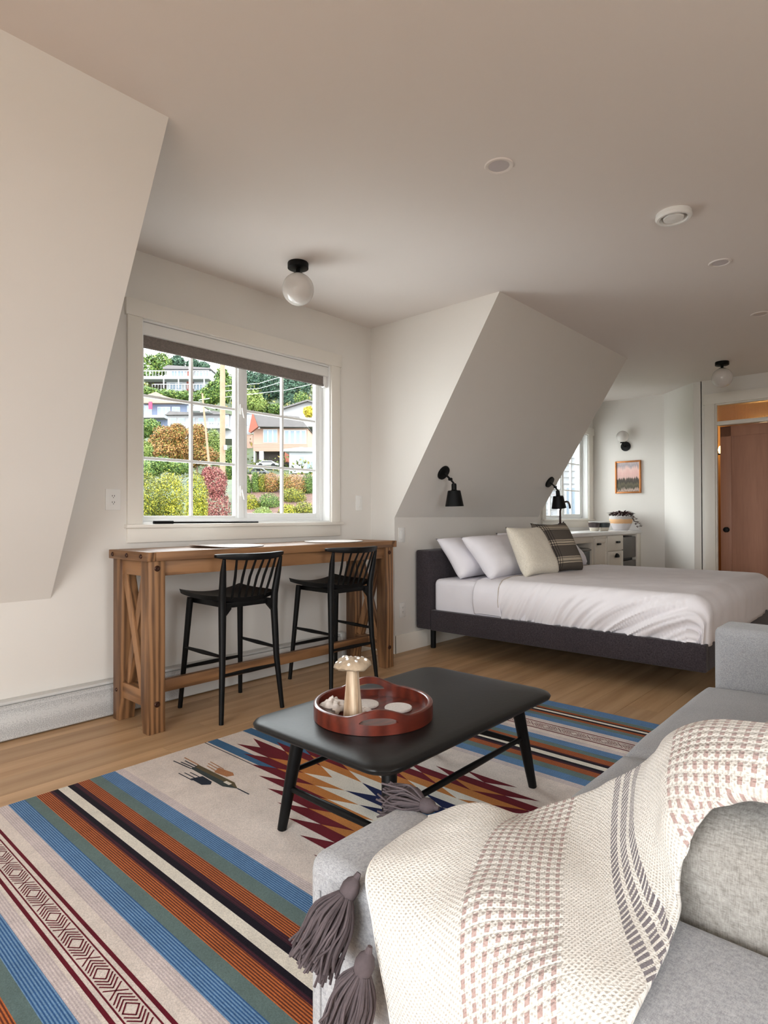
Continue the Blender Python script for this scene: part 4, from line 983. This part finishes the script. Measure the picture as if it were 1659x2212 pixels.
dU = np.linalg.norm(np.diff(A, axis=1), axis=2); dV = np.linalg.norm(np.diff(A, axis=0), axis=2)
uu = np.concatenate([[0], np.cumsum(dU[20:100].mean(0))]); vv_ = np.concatenate([[0], np.cumsum(dV[:, 40:75].mean(1))])
# soft folds
N_ = np.cross(np.gradient(A, axis=1), np.gradient(A, axis=0)); N_ /= np.linalg.norm(N_, axis=2, keepdims=True) + 1e-9
if N_[..., 2].mean() < 0: N_ = -N_
for j in range(NV + 1):
    for i in range(NU + 1):
        p = A[j, i]; w = .007 * fbm(uu[i] * 7, vv_[j] * 3.0, 1.7, 2) + .003 * fbm(uu[i] * 16, vv_[j] * 9, 4.4, 2)
        A[j, i] = p + N_[j, i] * (w + .002)
t = NT('throw_weave'); t.set(rough=.97, spec=.1, sheen=.3)
tc = t.n('ShaderNodeTexCoord'); sp = t.n('ShaderNodeSeparateXYZ'); t.l(tc.outputs['UV'], sp.inputs[0]); U_, V_ = sp.outputs[0], sp.outputs[1]
def tri(x, per):      # 0..1 triangle wave
    return t.math('PINGPONG', x, per / 2)
fine = t.noise(t.coords(), 420, 3); big = t.noise(t.coords(), 30, 3)
def window_(x, a, c): return t.math('MULTIPLY', t.math('GREATER_THAN', x, a), t.math('LESS_THAN', x, c))
BU = lambda c: float(np.interp(c * NU / (len(CP) - 1), range(NU + 1), uu))
BANDS = ((BU(1.75), BU(3.45)), (BU(6.9), BU(10.2))); g0, g1 = BU(4.55), BU(5.45); gw = (g1 - g0) / 8
GREY = ((g0, g0 + 2 * gw), (g0 + 3 * gw, g0 + 5 * gw), (g0 + 6 * gw, g0 + 8 * gw))
# dotted bands: bumps on a brick-like lattice
PU, PV = (BANDS[0][1] - BANDS[0][0]) / 9, .0115
iu = t.math('FLOOR', t.math('DIVIDE', U_, PU)); vo_ = t.math('ADD', V_, t.math('MULTIPLY', t.math('MODULO', iu, 2), 0.0))
fu = t.math('SUBTRACT', t.math('FRACT', t.math('DIVIDE', U_, PU)), .5); fv = t.math('SUBTRACT', t.math('FRACT', t.math('DIVIDE', vo_, PV)), .5)
dot = t.math('MULTIPLY', t.math('LESS_THAN', t.math('ABSOLUTE', fu), .20), t.math('LESS_THAN', t.math('ABSOLUTE', fv), .33))
mb = t.math('ADD', window_(U_, *BANDS[0]), window_(U_, *BANDS[1])); pinkmask = t.math('MULTIPLY', dot, mb)
gm = t.math('ADD', window_(U_, *GREY[0]), t.math('ADD', window_(U_, *GREY[1]), window_(U_, *GREY[2])))
tw = t.math('LESS_THAN', t.math('FRACT', t.math('MULTIPLY', t.math('ADD', t.math('MULTIPLY', U_, 1.0), V_), 130.0)), .62)
greymask = t.math('MULTIPLY', gm, tw)
# small overall weave
wv1 = t.math('ABSOLUTE', t.math('SINE', t.math('MULTIPLY', t.math('ADD', U_, V_), 520.0))); wv2 = t.math('ABSOLUTE', t.math('SINE', t.math('MULTIPLY', t.math('SUBTRACT', U_, V_), 520.0)))
weave = t.math('MULTIPLY', t.math('MAXIMUM', wv1, wv2), .5)
base = t.ramp(t.math('ADD', t.math('MULTIPLY', fine, .6), t.math('MULTIPLY', weave, .6)), [(.3, S(186, 178, 168)), (.62, S(226, 221, 213))])
pk = t.mix(t.math('MULTIPLY', pinkmask, .85), base, S(168, 138, 132)); gk = t.mix(t.math('MULTIPLY', greymask, .9), pk, S(96, 88, 96)); t.col(gk)
cord = t.math('MULTIPLY', t.math('SUBTRACT', .5, t.math('ABSOLUTE', fv)), t.math('MULTIPLY', mb, 1.6))
hgt = t.math('ADD', t.math('ADD', t.math('MULTIPLY', weave, .7), t.math('MULTIPLY', fine, .5)), t.math('SUBTRACT', cord, t.math('MULTIPLY', pinkmask, .3)))
t.bump(hgt, .9, .004)
cumV = np.concatenate([np.zeros((1, NU + 1)), np.cumsum(dV, axis=0)]); cumV = cumV - cumV[int(NV / 6)][None, :]
ker = np.ones(9) / 9; cumV = np.stack([np.convolve(np.pad(r_, 4, mode='edge'), ker, 'valid') for r_ in cumV])
tb = thing('throw_blanket', 'cream woven throw blanket with pink dotted bands and grey stripes draped over the sofa arm', 'blanket', (.8, .3, .66))
b = MB(); b.grid([[tuple(p) for p in r] for r in A.tolist()]); b.uv = [(float(uu[i]), float(cumV[j, i]) + 1.0) for j in range(NV + 1) for i in range(NU + 1)]
bk = b.build('blanket_cloth', t.m, tb, angle=80, fixn=False)
sm = bk.modifiers.new('thick', 'SOLIDIFY'); sm.thickness = .007; sm.offset = -1
# rolled hem along the tasselled edge
j0 = int(NV * 1 / 6)
hem = [tuple(A[j, 0] + N_[j, 0] * .004) for j in range(j0 - 4, NV + 1, 3)]
MB().tube(hem, .0032, 8).build('hem', plain('hem_cotton', S(228, 220, 208), .95, .05, 60, .5, 200), tb)
# tassels
TM = plain('tassel_yarn', S(86, 77, 79), .95, .18, 60, .5, 300, spec=.1)
def tassel(p, d, L, r, seed, side):
    p, d = Vector(p), Vector(d).normalized(); rr = random.Random(seed); a = d.orthogonal().normalized(); c = d.cross(a)
    neck = p + d * .025
    hd = MB().tube([p - d * .008, p], [.003, .005], 8)
    hd.lathe([(.004, -.002), (.009, .003), (.0115, .010), (.011, .018), (.0085, .024), (.010, .027), (.008, .031)], p, 18, axis=tuple(d))
    h = hd.build('tassel', TM, tb)
    b = MB()
    for k in range(150):
        an = rr.uniform(0, 6.283); q = math.sqrt(rr.random()); o1 = (a * math.cos(an) + c * math.sin(an)) * (.010 * q); fl_ = (a * math.cos(an) + c * math.sin(an)) * (r * q)
        L_ = L * rr.uniform(.82, 1.05); g_ = Vector((0, 0, -1)) * .012 * rr.random()
        pts = [neck + o1 - d * .004, neck + o1 * 1.4 + fl_ * .45 + d * L_ * .3, neck + fl_ * .95 + d * L_ * .68 + g_ * .5 + Vector((rr.uniform(-1, 1), rr.uniform(-1, 1), rr.uniform(-1, 1))) * .004, neck + fl_ * 1.08 + d * L_ + g_ + Vector((rr.uniform(-1, 1), rr.uniform(-1, 1), rr.uniform(-1, 1))) * .007]
        pts = [catmull(pts, s * 3 / 9) for s in range(10)]
        b.tube(pts, .0016, 5)
    st_ = b.build('tassel_strands', TM, h, fixn=False); st_['kind'] = 'stuff'
tassel((.521, .517, .660), (-.55, .22, -.80), .070, .030, 1, 0)
tassel((.489, .466, .612), (-.28, .18, -.95), .070, .026, 2, 0)
tassel((.722, .550, .664), (-.12, .88, -.06), .058, .024, 3, 0)

# ================================================================== OUTSIDE THE WINDOWS
struct(MB().box(-60, 40, -60, 3.5, -3.4, -3.2).build('ground', plain('gravel_yard', S(120, 114, 108), .9)))
def fw(depth, lat, z): return Vector((0, 0, z)) + Vector((CD.x, CD.y, 0)) * depth + Vector((CR.x, CR.y, 0)) * lat
prof = [(9, -3.2), (13, -1.2), (19, .3), (27, .9), (40, 3.4), (62, 5.2), (84, 7.5), (100, 14), (130, 26), (165, 40), (260, 46)]
b = MB(); b.grid([[tuple(fw(d_, lat * (d_ / 60 + .5), z + (.6 * fbm(d_ * .1, lat * .1, 0)))) for lat in range(-60, 61, 6)] for d_, z in prof])
struct(b.build('hillside', plain('hill_green', S(44, 54, 24), .9, .5, .8), fixn=True))
ZX, ZY, ZS = 280, 720, 440 / 1659
def zp(zx, zy, depth): return at_depth(ZX + zx * ZS, ZY + zy * ZS, depth)
def foliage_mesh(b, c, rx, rz, n, size, rr, flat_=.9):
    c = Vector(c); vs = []; fs = []
    for k in range(n):
        while True:
            d = Vector((rr.uniform(-1, 1), rr.uniform(-1, 1), rr.uniform(-1, 1)))
            if .05 < d.length < 1: break
        d.normalize(); rad_ = (.72 + .33 * rr.random() + .18 * fbm(d.x * 2.5 + c.x, d.y * 2.5, d.z * 2.5 + c.z, 2))
        p = c + Vector((d.x * rx * rad_, d.y * rx * rad_, d.z * rz * rad_))
        t1 = Vector((rr.uniform(-1, 1), rr.uniform(-1, 1), rr.uniform(-1, 1))).normalized(); t2 = t1.cross(d + Vector((0, 0, .4)))
        if t2.length < .05: continue
        t2.normalize(); s1, s2 = size * rr.uniform(.6, 1.3), size * rr.uniform(.35, .7)
        i = len(vs); vs += [p - t1 * s1, p - t2 * s2, p + t1 * s1, p + t2 * s2]; fs.append((i, i + 1, i + 2, i + 3))
    b.add(vs, fs)
def tree(name, label, blobs, depth, mat, n, size, seed, group=None, trunk=None, cat='tree'):
    rr = random.Random(seed); k = depth / F_PX * ZS; b = MB(); lo = None
    for zx, zy, rx, ry in blobs:
        c = zp(zx, zy, depth + rr.uniform(-.3, .3) * rx * k); foliage_mesh(b, c, rx * k, ry * k, n, size, rr)
    base = zp(blobs[0][0], max(q[1] + q[3] for q in blobs), depth)
    o = thing(name, label, cat, tuple(base), group); b.build('foliage', mat, o, smooth=False, fixn=False)
    if trunk is not None:
        c0 = zp(blobs[0][0], blobs[0][1], depth); MB().tube([(c0.x, c0.y, base.z - trunk), (c0.x, c0.y, c0.z)], [.03 * depth / 20, .012 * depth / 20], 8).build('trunk', M['bark'], o)
    return o
M['under'] = leaves('undergrowth_leaf', [(0, S(26, 36, 14)), (.4, S(54, 66, 24)), (.75, S(84, 88, 34)), (1, S(110, 92, 44))])
b = MB(); rr = random.Random(99)
for k in range(150):
    d_ = rr.uniform(34, 150); lat = rr.uniform(-.75, .30) * d_; z_ = float(np.interp(d_, [q[0] for q in prof], [q[1] for q in prof])); sz = d_ * rr.uniform(.016, .028)
    foliage_mesh(b, fw(d_, lat, z_ + sz * .3), sz * 1.3, sz, 150, sz * .13, rr)
o = b.build('hillside_undergrowth', M['under'], smooth=False, fixn=False); o['kind'] = 'stuff'; tag(o, 'mixed green and brown undergrowth covering the hillside outside', 'undergrowth')
M['bark'] = plain('bark', S(90, 72, 58), .9)
lm = {'lime': leaves('lime_leaf', [(0, S(44, 56, 12)), (.4, S(88, 94, 18)), (.8, S(128, 122, 26)), (1, S(160, 146, 36))]), 'cedar': leaves('cedar_leaf', [(0, S(34, 46, 14)), (.4, S(72, 80, 20)), (.8, S(110, 108, 28)), (1, S(140, 132, 40))]),
      'redleaf': leaves('maple_leaf', [(0, S(70, 30, 32)), (.6, S(110, 56, 54)), (1, S(140, 96, 84))]), 'amber': leaves('autumn_leaf', [(0, S(50, 44, 20)), (.25, S(92, 64, 28)), (.5, S(128, 84, 42)), (.75, S(142, 106, 64)), (.88, S(96, 100, 40)), (1, S(60, 72, 28))]),
      'green': leaves('green_leaf', [(0, S(34, 56, 22)), (.6, S(66, 88, 36)), (1, S(104, 116, 50))]), 'dark': leaves('conifer_leaf', [(0, S(22, 42, 32)), (.6, S(40, 64, 50)), (1, S(66, 88, 66))]), 'pale': leaves('pale_leaf', [(0, S(60, 80, 30)), (1, S(112, 122, 60))]), 'yellow': leaves('yellow_leaf', [(0, S(120, 110, 20)), (1, S(176, 158, 40))])}
tree('cedar_hedge_shrub', 'lime-green cedar shrub filling the lower left window pane', [(150, 1340, 120, 200), (120, 1480, 120, 160)], 14, lm['cedar'], 5200, .022, 1, 'cedar shrubs outside', cat='shrub')
tree('cedar_hedge_shrub', 'yellow-tipped cedar shrub behind the first window muntin', [(330, 1330, 120, 200), (300, 1500, 150, 150)], 14.6, lm['lime'], 5200, .022, 2, 'cedar shrubs outside', cat='shrub')
tree('cedar_hedge_shrub', 'rounded columnar cedar shrub beside the reddish shrub', [(545, 1350, 88, 215), (545, 1480, 90, 160)], 13.6, lm['lime'], 4600, .020, 3, 'cedar shrubs outside', cat='shrub')
tree('bright_green_shrub', 'bright green shrub above the cedar hedge at the left pane', [(150, 1110, 110, 75), (270, 1070, 90, 65), (400, 1090, 90, 55)], 20, lm['green'], 2200, .035, 4, cat='shrub')
tree('red_maple_shrub', 'dusky red shrub between the cedar hedge and the window centre', [(700, 1220, 95, 130), (710, 1420, 110, 160), (640, 1150, 50, 60)], 16, lm['redleaf'], 3600, .024, 5, cat='shrub')
tree('autumn_tree', 'orange-brown tree in the left window sash, left of the poles', [(300, 850, 110, 95), (220, 920, 80, 80), (390, 810, 75, 75), (300, 960, 120, 75), (410, 930, 70, 90)], 42, lm['amber'], 4200, .07, 6, 'autumn trees on the slope', .5)
tree('autumn_tree', 'golden-brown tree just behind the thin leaning pole', [(550, 830, 85, 85), (520, 930, 80, 90), (600, 1000, 120, 75), (480, 1040, 90, 60)], 44, lm['amber'], 4200, .07, 7, 'autumn trees on the slope', .5)
tree('autumn_tree', 'olive-gold tree between the thin pole and the thick pole', [(680, 900, 70, 120), (700, 1000, 80, 80)], 46, lm['pale'], 2200, .08, 8, 'autumn trees on the slope', .5)
tree('dark_bush', 'dark green bush under the blue-grey house', [(160, 755, 90, 55), (120, 800, 60, 50)], 58, lm['green'], 2000, .11, 9, cat='bush')
tree('olive_conifer', 'small olive rounded conifer at the left edge of the window', [(135, 950, 52, 66)], 38, lm['pale'], 2200, .06, 10, cat='bush')
for i, (zx, zy, rx, ry, k, lab) in enumerate(((950, 1225, 26, 66, 'green', 'small upright conifer at the left of the garden bank'), (1022, 1215, 25, 74, 'green', 'pointed upright conifer second on the garden bank'), (1080, 1215, 30, 60, 'cedar', 'low bush third along the garden bank top'), (1150, 1210, 55, 62, 'amber', 'golden bush left of the right sash muntin'),
        (1265, 1215, 40, 66, 'cedar', 'green bush right of the right sash muntin'), (1345, 1225, 72, 66, 'amber', 'orange-yellow bush in the right pane'), (1455, 1225, 42, 76, 'green', 'upright green bush at the right window edge'), (980, 1395, 58, 72, 'lime', 'lime bush low on the garden bank at left'),
        (1135, 1375, 70, 60, 'green', 'green bush in the middle of the garden bank'), (1330, 1320, 78, 52, 'cedar', 'spreading bush below the orange-yellow bush'), (1290, 1455, 60, 55, 'lime', 'lime bush at the bottom of the right pane'), (1420, 1440, 62, 60, 'cedar', 'green bush at the lower right window corner'), (1085, 1470, 60, 45, 'pale', 'pale bush at the bottom of the garden bank'))):
    tree('garden_shrub', lab, [(zx, zy, rx * 1.3, ry * 1.2), (zx + 8, zy + 30, rx * 1.35, ry)], 29 - (zy - 1200) / 60, lm[k], 2300, .03, 20 + i, 'shrubs on the garden bank', cat='shrub')
b = MB(); b.grid([[tuple(zp(zx, zy, d_)) for zx in range(880, 1561, 40)] for zy, d_ in ((1640, 21), (1480, 24.5), (1300, 28.5), (1180, 32), (1150, 33))])
struct(b.build('garden_bank', plain('mulch', S(70, 46, 36), .95, .45, 6)))
tree('hill_tree', 'tall green trees behind the white house, left', [(160, 300, 90, 130), (260, 250, 80, 90), (120, 420, 60, 90)], 165, lm['green'], 2200, .36, 40, 'far trees', 3)
tree('hill_tree', 'dark conifer behind the white house chimney', [(390, 240, 60, 60), (520, 255, 55, 40), (600, 270, 50, 36)], 175, lm['dark'], 1500, .4, 41, 'far trees', 3)
tree('hill_tree', 'green tree beside the thick utility pole', [(760, 430, 75, 150), (690, 480, 80, 90), (620, 520, 90, 60)], 115, lm['green'], 2600, .26, 42, 'far trees', 2)
tree('hill_hedge', 'long green hedge below the white house', [(150, 475, 90, 34), (300, 500, 100, 34), (430, 515, 90, 40), (540, 525, 80, 40)], 120, lm['green'], 1700, .24, 43, cat='hedge')
tree('hill_tree', 'dark blue-green conifers at the top of the right sash', [(1020, 390, 110, 90), (1150, 420, 100, 130), (1100, 520, 90, 90)], 135, lm['dark'], 2800, .3, 44, 'far trees', 3)
tree('hill_tree', 'dark green trees behind the brown house at right', [(1290, 450, 90, 120), (1400, 430, 70, 80), (1300, 540, 80, 70)], 128, lm['dark'], 2600, .3, 45, 'far trees', 3)
tree('hill_tree', 'rounded yellow-green tree in the right sash', [(1005, 550, 85, 85), (1060, 585, 60, 50)], 105, lm['pale'], 2600, .2, 46, 'far trees', 2)
tree('street_hedge', 'green hedge along the street behind the centre mullion', [(800, 1110, 60, 90), (870, 1150, 60, 70), (830, 1010, 50, 80)], 52, lm['green'], 2200, .09, 48, cat='hedge')
tree('hill_tree', 'mixed green trees between the far roofs at right', [(1180, 620, 70, 45), (1080, 640, 60, 36), (1400, 540, 60, 60)], 112, lm['green'], 1700, .22, 49, 'far trees', 2)
tree('yellow_bush', 'bright yellow bush by the grey gable roof', [(1460, 640, 45, 42)], 86, lm['yellow'], 900, .2, 47, cat='bush')

# houses on the slope, drawn up in the street's own direction
ROTZ = -YAW
hm = {'white': plain('house_white', S(150, 152, 156), .8), 'pale': plain('house_pale', S(136, 134, 136), .8), 'blue': plain('house_bluegrey', S(84, 92, 112), .8), 'tan': plain('siding_tan', S(140, 112, 98), .8), 'brick': plain('brick_red', S(110, 56, 46), .85), 'redwood': plain('gable_red', S(112, 60, 46), .85),
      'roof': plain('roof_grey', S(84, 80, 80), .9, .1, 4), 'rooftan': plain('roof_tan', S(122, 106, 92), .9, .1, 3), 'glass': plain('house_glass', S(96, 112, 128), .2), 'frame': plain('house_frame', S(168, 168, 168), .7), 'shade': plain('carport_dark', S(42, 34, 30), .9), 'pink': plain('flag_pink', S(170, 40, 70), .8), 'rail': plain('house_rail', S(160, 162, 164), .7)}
class House:
    def __init__(s, name, label, x0, ybase, depth, cat='house'):
        s.k = depth / F_PX * ZS; s.x0, s.yb = x0, ybase; p = zp(x0, ybase, depth); s.o = thing(name, label, cat, tuple(p)); s.o.rotation_euler = (0, 0, ROTZ); OFF[s.o.name] = Vector((0, 0, 0))
    def X(s, zx): return (zx - s.x0) * s.k
    def Z(s, zy): return (s.yb - zy) * s.k
    def box(s, nm, m, x0, x1, y0, y1, f0, f1, par=None): return MB().box(s.X(x0), s.X(x1), f0, f1, s.Z(y1), s.Z(y0)).build(nm, hm[m], par or s.o, smooth=False)
    def poly(s, nm, m, pts, f0, f1, par=None): return MB().prism([(s.X(a), s.Z(c)) for a, c in pts], f0, f1, 'y').build(nm, hm[m], par or s.o, smooth=False)
    def win(s, x0, x1, y0, y1, f=0, n=2, par=None):
        w = s.box('window', 'frame', x0, x1, y0, y1, f - .08, f + .05)
        d = (x1 - x0) / n; g = (x1 - x0) * .05
        for i in range(n): s.box('pane', 'glass', x0 + d * i + g, x0 + d * (i + 1) - g, y0 + g, y1 - g, f - .12, f - .06, w)
    def rail(s, x0, x1, y0, y1, f, n):
        r = s.box('railing', 'rail', x0, x1, y0, y0 + (y1 - y0) * .14, f - .06, f + .06)
        b = MB()
        for i in range(n + 1):
            x = s.X(x0 + (x1 - x0) * i / n); b.box(x - .04, x + .04, f - .04, f + .04, s.Z(y1), s.Z(y0))
        b.build('baluster', hm['rail'], r, smooth=False)
h = House('modern_house', 'white two-storey house with wide decks high on the hill', 130, 470, 135)
h.box('wall', 'white', 300, 665, 300, 470, 0, 9); h.poly('roof', 'roof', [(290, 302), (290, 290), (330, 272), (675, 296), (675, 306)], -1.5, 9.5); h.box('chimney', 'brick', 470, 522, 282, 470, -.5, .3)
h.box('deck', 'white', 130, 680, 376, 398, -3.2, 0); h.rail(132, 678, 330, 376, -3.1, 22); h.box('understory_shade', 'shade', 155, 300, 392, 445, 0, 1)  # dark box stands in for the shade of the recess below the deck
h.win(335, 440, 306, 372); h.win(528, 645, 318, 386, n=3); h.win(325, 432, 402, 462); h.win(530, 610, 412, 468); h.rail(215, 640, 430, 470, -2.2, 18)
for x in (155, 318, 436, 530, 640): h.box('post', 'rail', x - 4, x + 4, 398, 470, -3.1, -2.9)
h = House('bluegrey_house', 'blue-grey house with tan hipped roof and a pink flag', 40, 705, 84)
h.box('wall', 'blue', 40, 560, 575, 800, 0, 7); h.poly('roof', 'rooftan', [(20, 578), (80, 540), (235, 488), (300, 520), (430, 562), (575, 580)], -1, 8); h.win(88, 182, 588, 682); h.win(228, 332, 600, 685, n=3); h.win(345, 412, 600, 664); h.win(470, 530, 590, 640)
h.box('flag', 'pink', 186, 214, 572, 632, -1.4, -1.3); h.box('deck', 'pale', 60, 320, 686, 706, -2, 0)
h = House('pale_house', 'pale grey house with a small gazebo roof behind the poles', 310, 790, 66)
h.box('wall', 'pale', 310, 830, 668, 860, 0, 6); h.poly('roof', 'roof', [(300, 672), (340, 640), (470, 650), (700, 640), (830, 668)], -.6, 6); h.poly('gazebo_roof', 'frame', [(520, 655), (600, 600), (690, 660)], -2, -.6)
for a in (330, 400, 480, 560, 640, 720): h.win(a, a + 52, 690, 735, n=1)
h.rail(470, 830, 740, 778, -1.4, 16); h.box('deck', 'white', 470, 830, 778, 790, -1.5, 0); h.win(745, 815, 670, 790, f=-.3, n=3)
h = House('brown_house', 'tan-sided house on posts with red-brown gable and grey roof', 1000, 1065, 82)
h.box('wall', 'tan', 1010, 1450, 775, 962, 0, 8)
for i in range(7): h.box('siding_board', 'tan', 1008, 1452, 900 + i * 9, 907.5 + i * 9, -.14 + .006 * i, .02)
h.poly('roof', 'roof', [(1018, 655), (1390, 690), (1460, 775), (1062, 770)], -1.2, 8); h.poly('gable', 'redwood', [(1018, 652), (1062, 772), (1000, 820), (985, 812)], -1.3, -.6)
h.win(1088, 1205, 782, 892, n=3); h.win(1258, 1440, 788, 905, n=4); h.box('carport', 'shade', 1020, 1310, 962, 1065, 1, 2); h.box('post', 'pale', 1058, 1092, 962, 1065, -.2, .2); h.box('post', 'pale', 1232, 1252, 962, 1065, -.2, .2); h.box('post', 'pale', 1012, 1024, 962, 1065, -.2, .2); h.box('wall_lower', 'redwood', 1262, 1300, 965, 1050, 0, .5)  # carport box is a dark panel, its inner shade put into the colour
h = House('gable_house', 'house with a long grey gable roof behind the brown house', 1240, 760, 100)
h.poly('wall', 'pale', [(1240, 760), (1240, 622), (1450, 556), (1520, 580), (1520, 760)], 0, 6); h.poly('roof', 'roof', [(1236, 616), (1455, 548), (1525, 575), (1525, 584), (1455, 560), (1236, 628)], -1, 6.5)
h = House('red_house', 'small red-brown house at the upper right of the window', 1370, 510, 150)
h.box('wall', 'redwood', 1370, 1520, 425, 520, 0, 6); h.poly('roof', 'shade', [(1362, 430), (1420, 412), (1530, 418), (1530, 436)], -1, 6); h.win(1420, 1500, 440, 488, n=2)
h = House('white_garage', 'white garage with grey roof edge at the right of the window', 1270, 1100, 62)
h.box('wall', 'white', 1300, 1520, 968, 1140, 0, 6); h.poly('roof', 'frame', [(1262, 950), (1400, 932), (1520, 940), (1520, 968), (1262, 966)], -.6, 6.4); h.win(1385, 1420, 1005, 1070, n=1); h.win(1440, 1510, 1040, 1100, n=2)
h = House('porch_house', 'white and blue house with pinkish porch left of the brown house', 900, 950, 95)
h.box('wall', 'white', 900, 1010, 645, 830, 0, 5); h.box('porch', 'tan', 900, 1006, 828, 945, -.5, 4); h.poly('roof', 'roof', [(890, 650), (900, 630), (1015, 640), (1015, 655)], -.5, 5.5); h.win(935, 995, 690, 750, n=2); h.win(935, 1000, 760, 815, n=3); h.rail(930, 1004, 790, 822, -.7, 8)
# cars
def car(label, x0, x1, y0, y1, depth, col):
    k = depth / F_PX * ZS; L = (x1 - x0) * k; H = (y1 - y0) * k; p = zp(x0, y1, depth); o = thing('parked_car', label, 'car', tuple(p), 'parked cars'); o.rotation_euler = (0, 0, ROTZ); OFF[o.name] = Vector((0, 0, 0))
    m = plain('car_paint', col, .25, spec=.6); s = [(0, .25), (.0, .55), (.12, .62), (.28, .95), (.40, 1.0), (.72, .98), (.88, .66), (.99, .58), (1, .25)]
    MB().prism([(a * L, c * H) for a, c in s], 0, .4 * L, 'y').build('body', m, o, bevel=.02)
    MB().prism([(a * L, c * H) for a, c in ((.17, .66), (.30, .92), (.41, .95), (.70, .93), (.82, .66))], -.01, .4 * L + .01, 'y').build('windows', M['darkglass'], o)
    for a in (.2, .8):
        for yy in (0, .4 * L): MB().lathe([(0, -.05), (.2 * H + .1, -.05), (.2 * H + .1, .05), (0, .05)], (a * L, yy, .22 * H), 18, axis=(0, 1, 0)).build('wheel', M['black'], o)
car('dark car parked behind the garden conifers', 925, 1140, 1098, 1168, 58, (.02, .022, .025)); car('silver car parked in front of the carport', 1030, 1205, 1036, 1086, 70, S(140, 142, 146)); car('yellow car peeking out behind the small conifers', 900, 1005, 1150, 1196, 48, S(190, 160, 20))
# utility poles and wires
PM = plain('pole_wood', S(120, 98, 78), .9, .15, 3)
po = thing('utility_pole', 'thick tan wooden utility pole left of the window centre', 'pole', tuple(zp(757, 1300, 32)))
MB().tube([tuple(zp(757, 1300, 32)), tuple(zp(757, 100, 32))], [.15, .13], 14).build('shaft', PM, po); MB().box(-.04, .04, -.1, .1, -.1, .1)
p_ = zp(780, 930, 31.8); MB().tube([tuple(p_ - Vector((0, 0, .12))), tuple(p_ + Vector((0, 0, .12)))], .08, 12).build('meter', hm['frame'], po)
po = thing('utility_pole', 'thin leaning utility pole with crossarms in the left sash', 'pole', tuple(zp(664, 1250, 38)))
MB().tube([tuple(zp(664, 1250, 38)), tuple(zp(592, 490, 38))], [.085, .055], 12).build('shaft', PM, po)
for a, c in (((565, 545), (650, 530)), ((600, 590), (690, 612)), ((575, 640), (655, 628))): MB().tube([tuple(zp(*a, 38)), tuple(zp(*c, 38))], .03, 8).build('crossarm', hm['frame'], po)
for i, (a, c) in enumerate((((780, 430), (1230, 355)), ((780, 470), (1235, 397)), ((780, 520), (1600, 385)), ((592, 560), (100, 500)))):
    o = MB().tube([tuple(zp(*a, 40)), tuple((zp(*a, 40) + zp(*c, 62)) / 2 - Vector((0, 0, .25))), tuple(zp(*c, 62))], .018, 6).build('power_line', hm['frame']); tag(o, ('highest thin power line crossing the right window sash', 'middle thin power line crossing the right window sash', 'lowest thin power line running to the right window edge', 'thin power line running left from the leaning pole')[i], 'wire', 'power lines')
# neighbouring shingled house seen through the kitchen window
nh = thing('shingled_house', 'pale grey shingle-clad neighbouring house outside the kitchen window', 'house', tuple(at_depth(1150, 1180, 15))); nh.rotation_euler = (0, 0, ROTZ); OFF[nh.name] = Vector((0, 0, 0)); k = 15 / F_PX
hm['shingle'] = plain('shingle_grey', S(128, 130, 134), .9, .12, 9)
MB().prism([(0, -2), (150 * k, -2), (150 * k, 250 * k), (110 * k, 215 * k), (0, 110 * k)], .03, 4, 'y').build('wall', hm['shingle'], nh, smooth=False)
for i in range(16):
    z = i * .16 - .2; xa = 0 if z < 110 * k else (z - 110 * k) / (105 * k) * 110 * k
    if xa < 150 * k - .1: MB().prism([(-.005, z), (.03, z + .158), (.045, z + .158), (.045, z)], xa, 150 * k, 'x').build('shingle_course', hm['shingle'], nh, smooth=False)
nhw = MB().box(70 * k, 105 * k, -.05, .03, 60 * k, 130 * k).build('window', hm['frame'], nh, smooth=False); MB().box(73 * k, 102 * k, -.06, -.04, 64 * k, 126 * k).build('pane', hm['glass'], nhw, smooth=False)
b = MB(); rr = random.Random(77); foliage_mesh(b, at_depth(1222, 1000, 22), .9, 1.4, 1600, .05, rr); foliage_mesh(b, at_depth(1190, 1040, 22), .8, 1.2, 1200, .05, rr)
o = b.build('garden_tree', lm['pale'], smooth=False, fixn=False); tag(o, 'pale green tree seen through the kitchen window', 'tree')
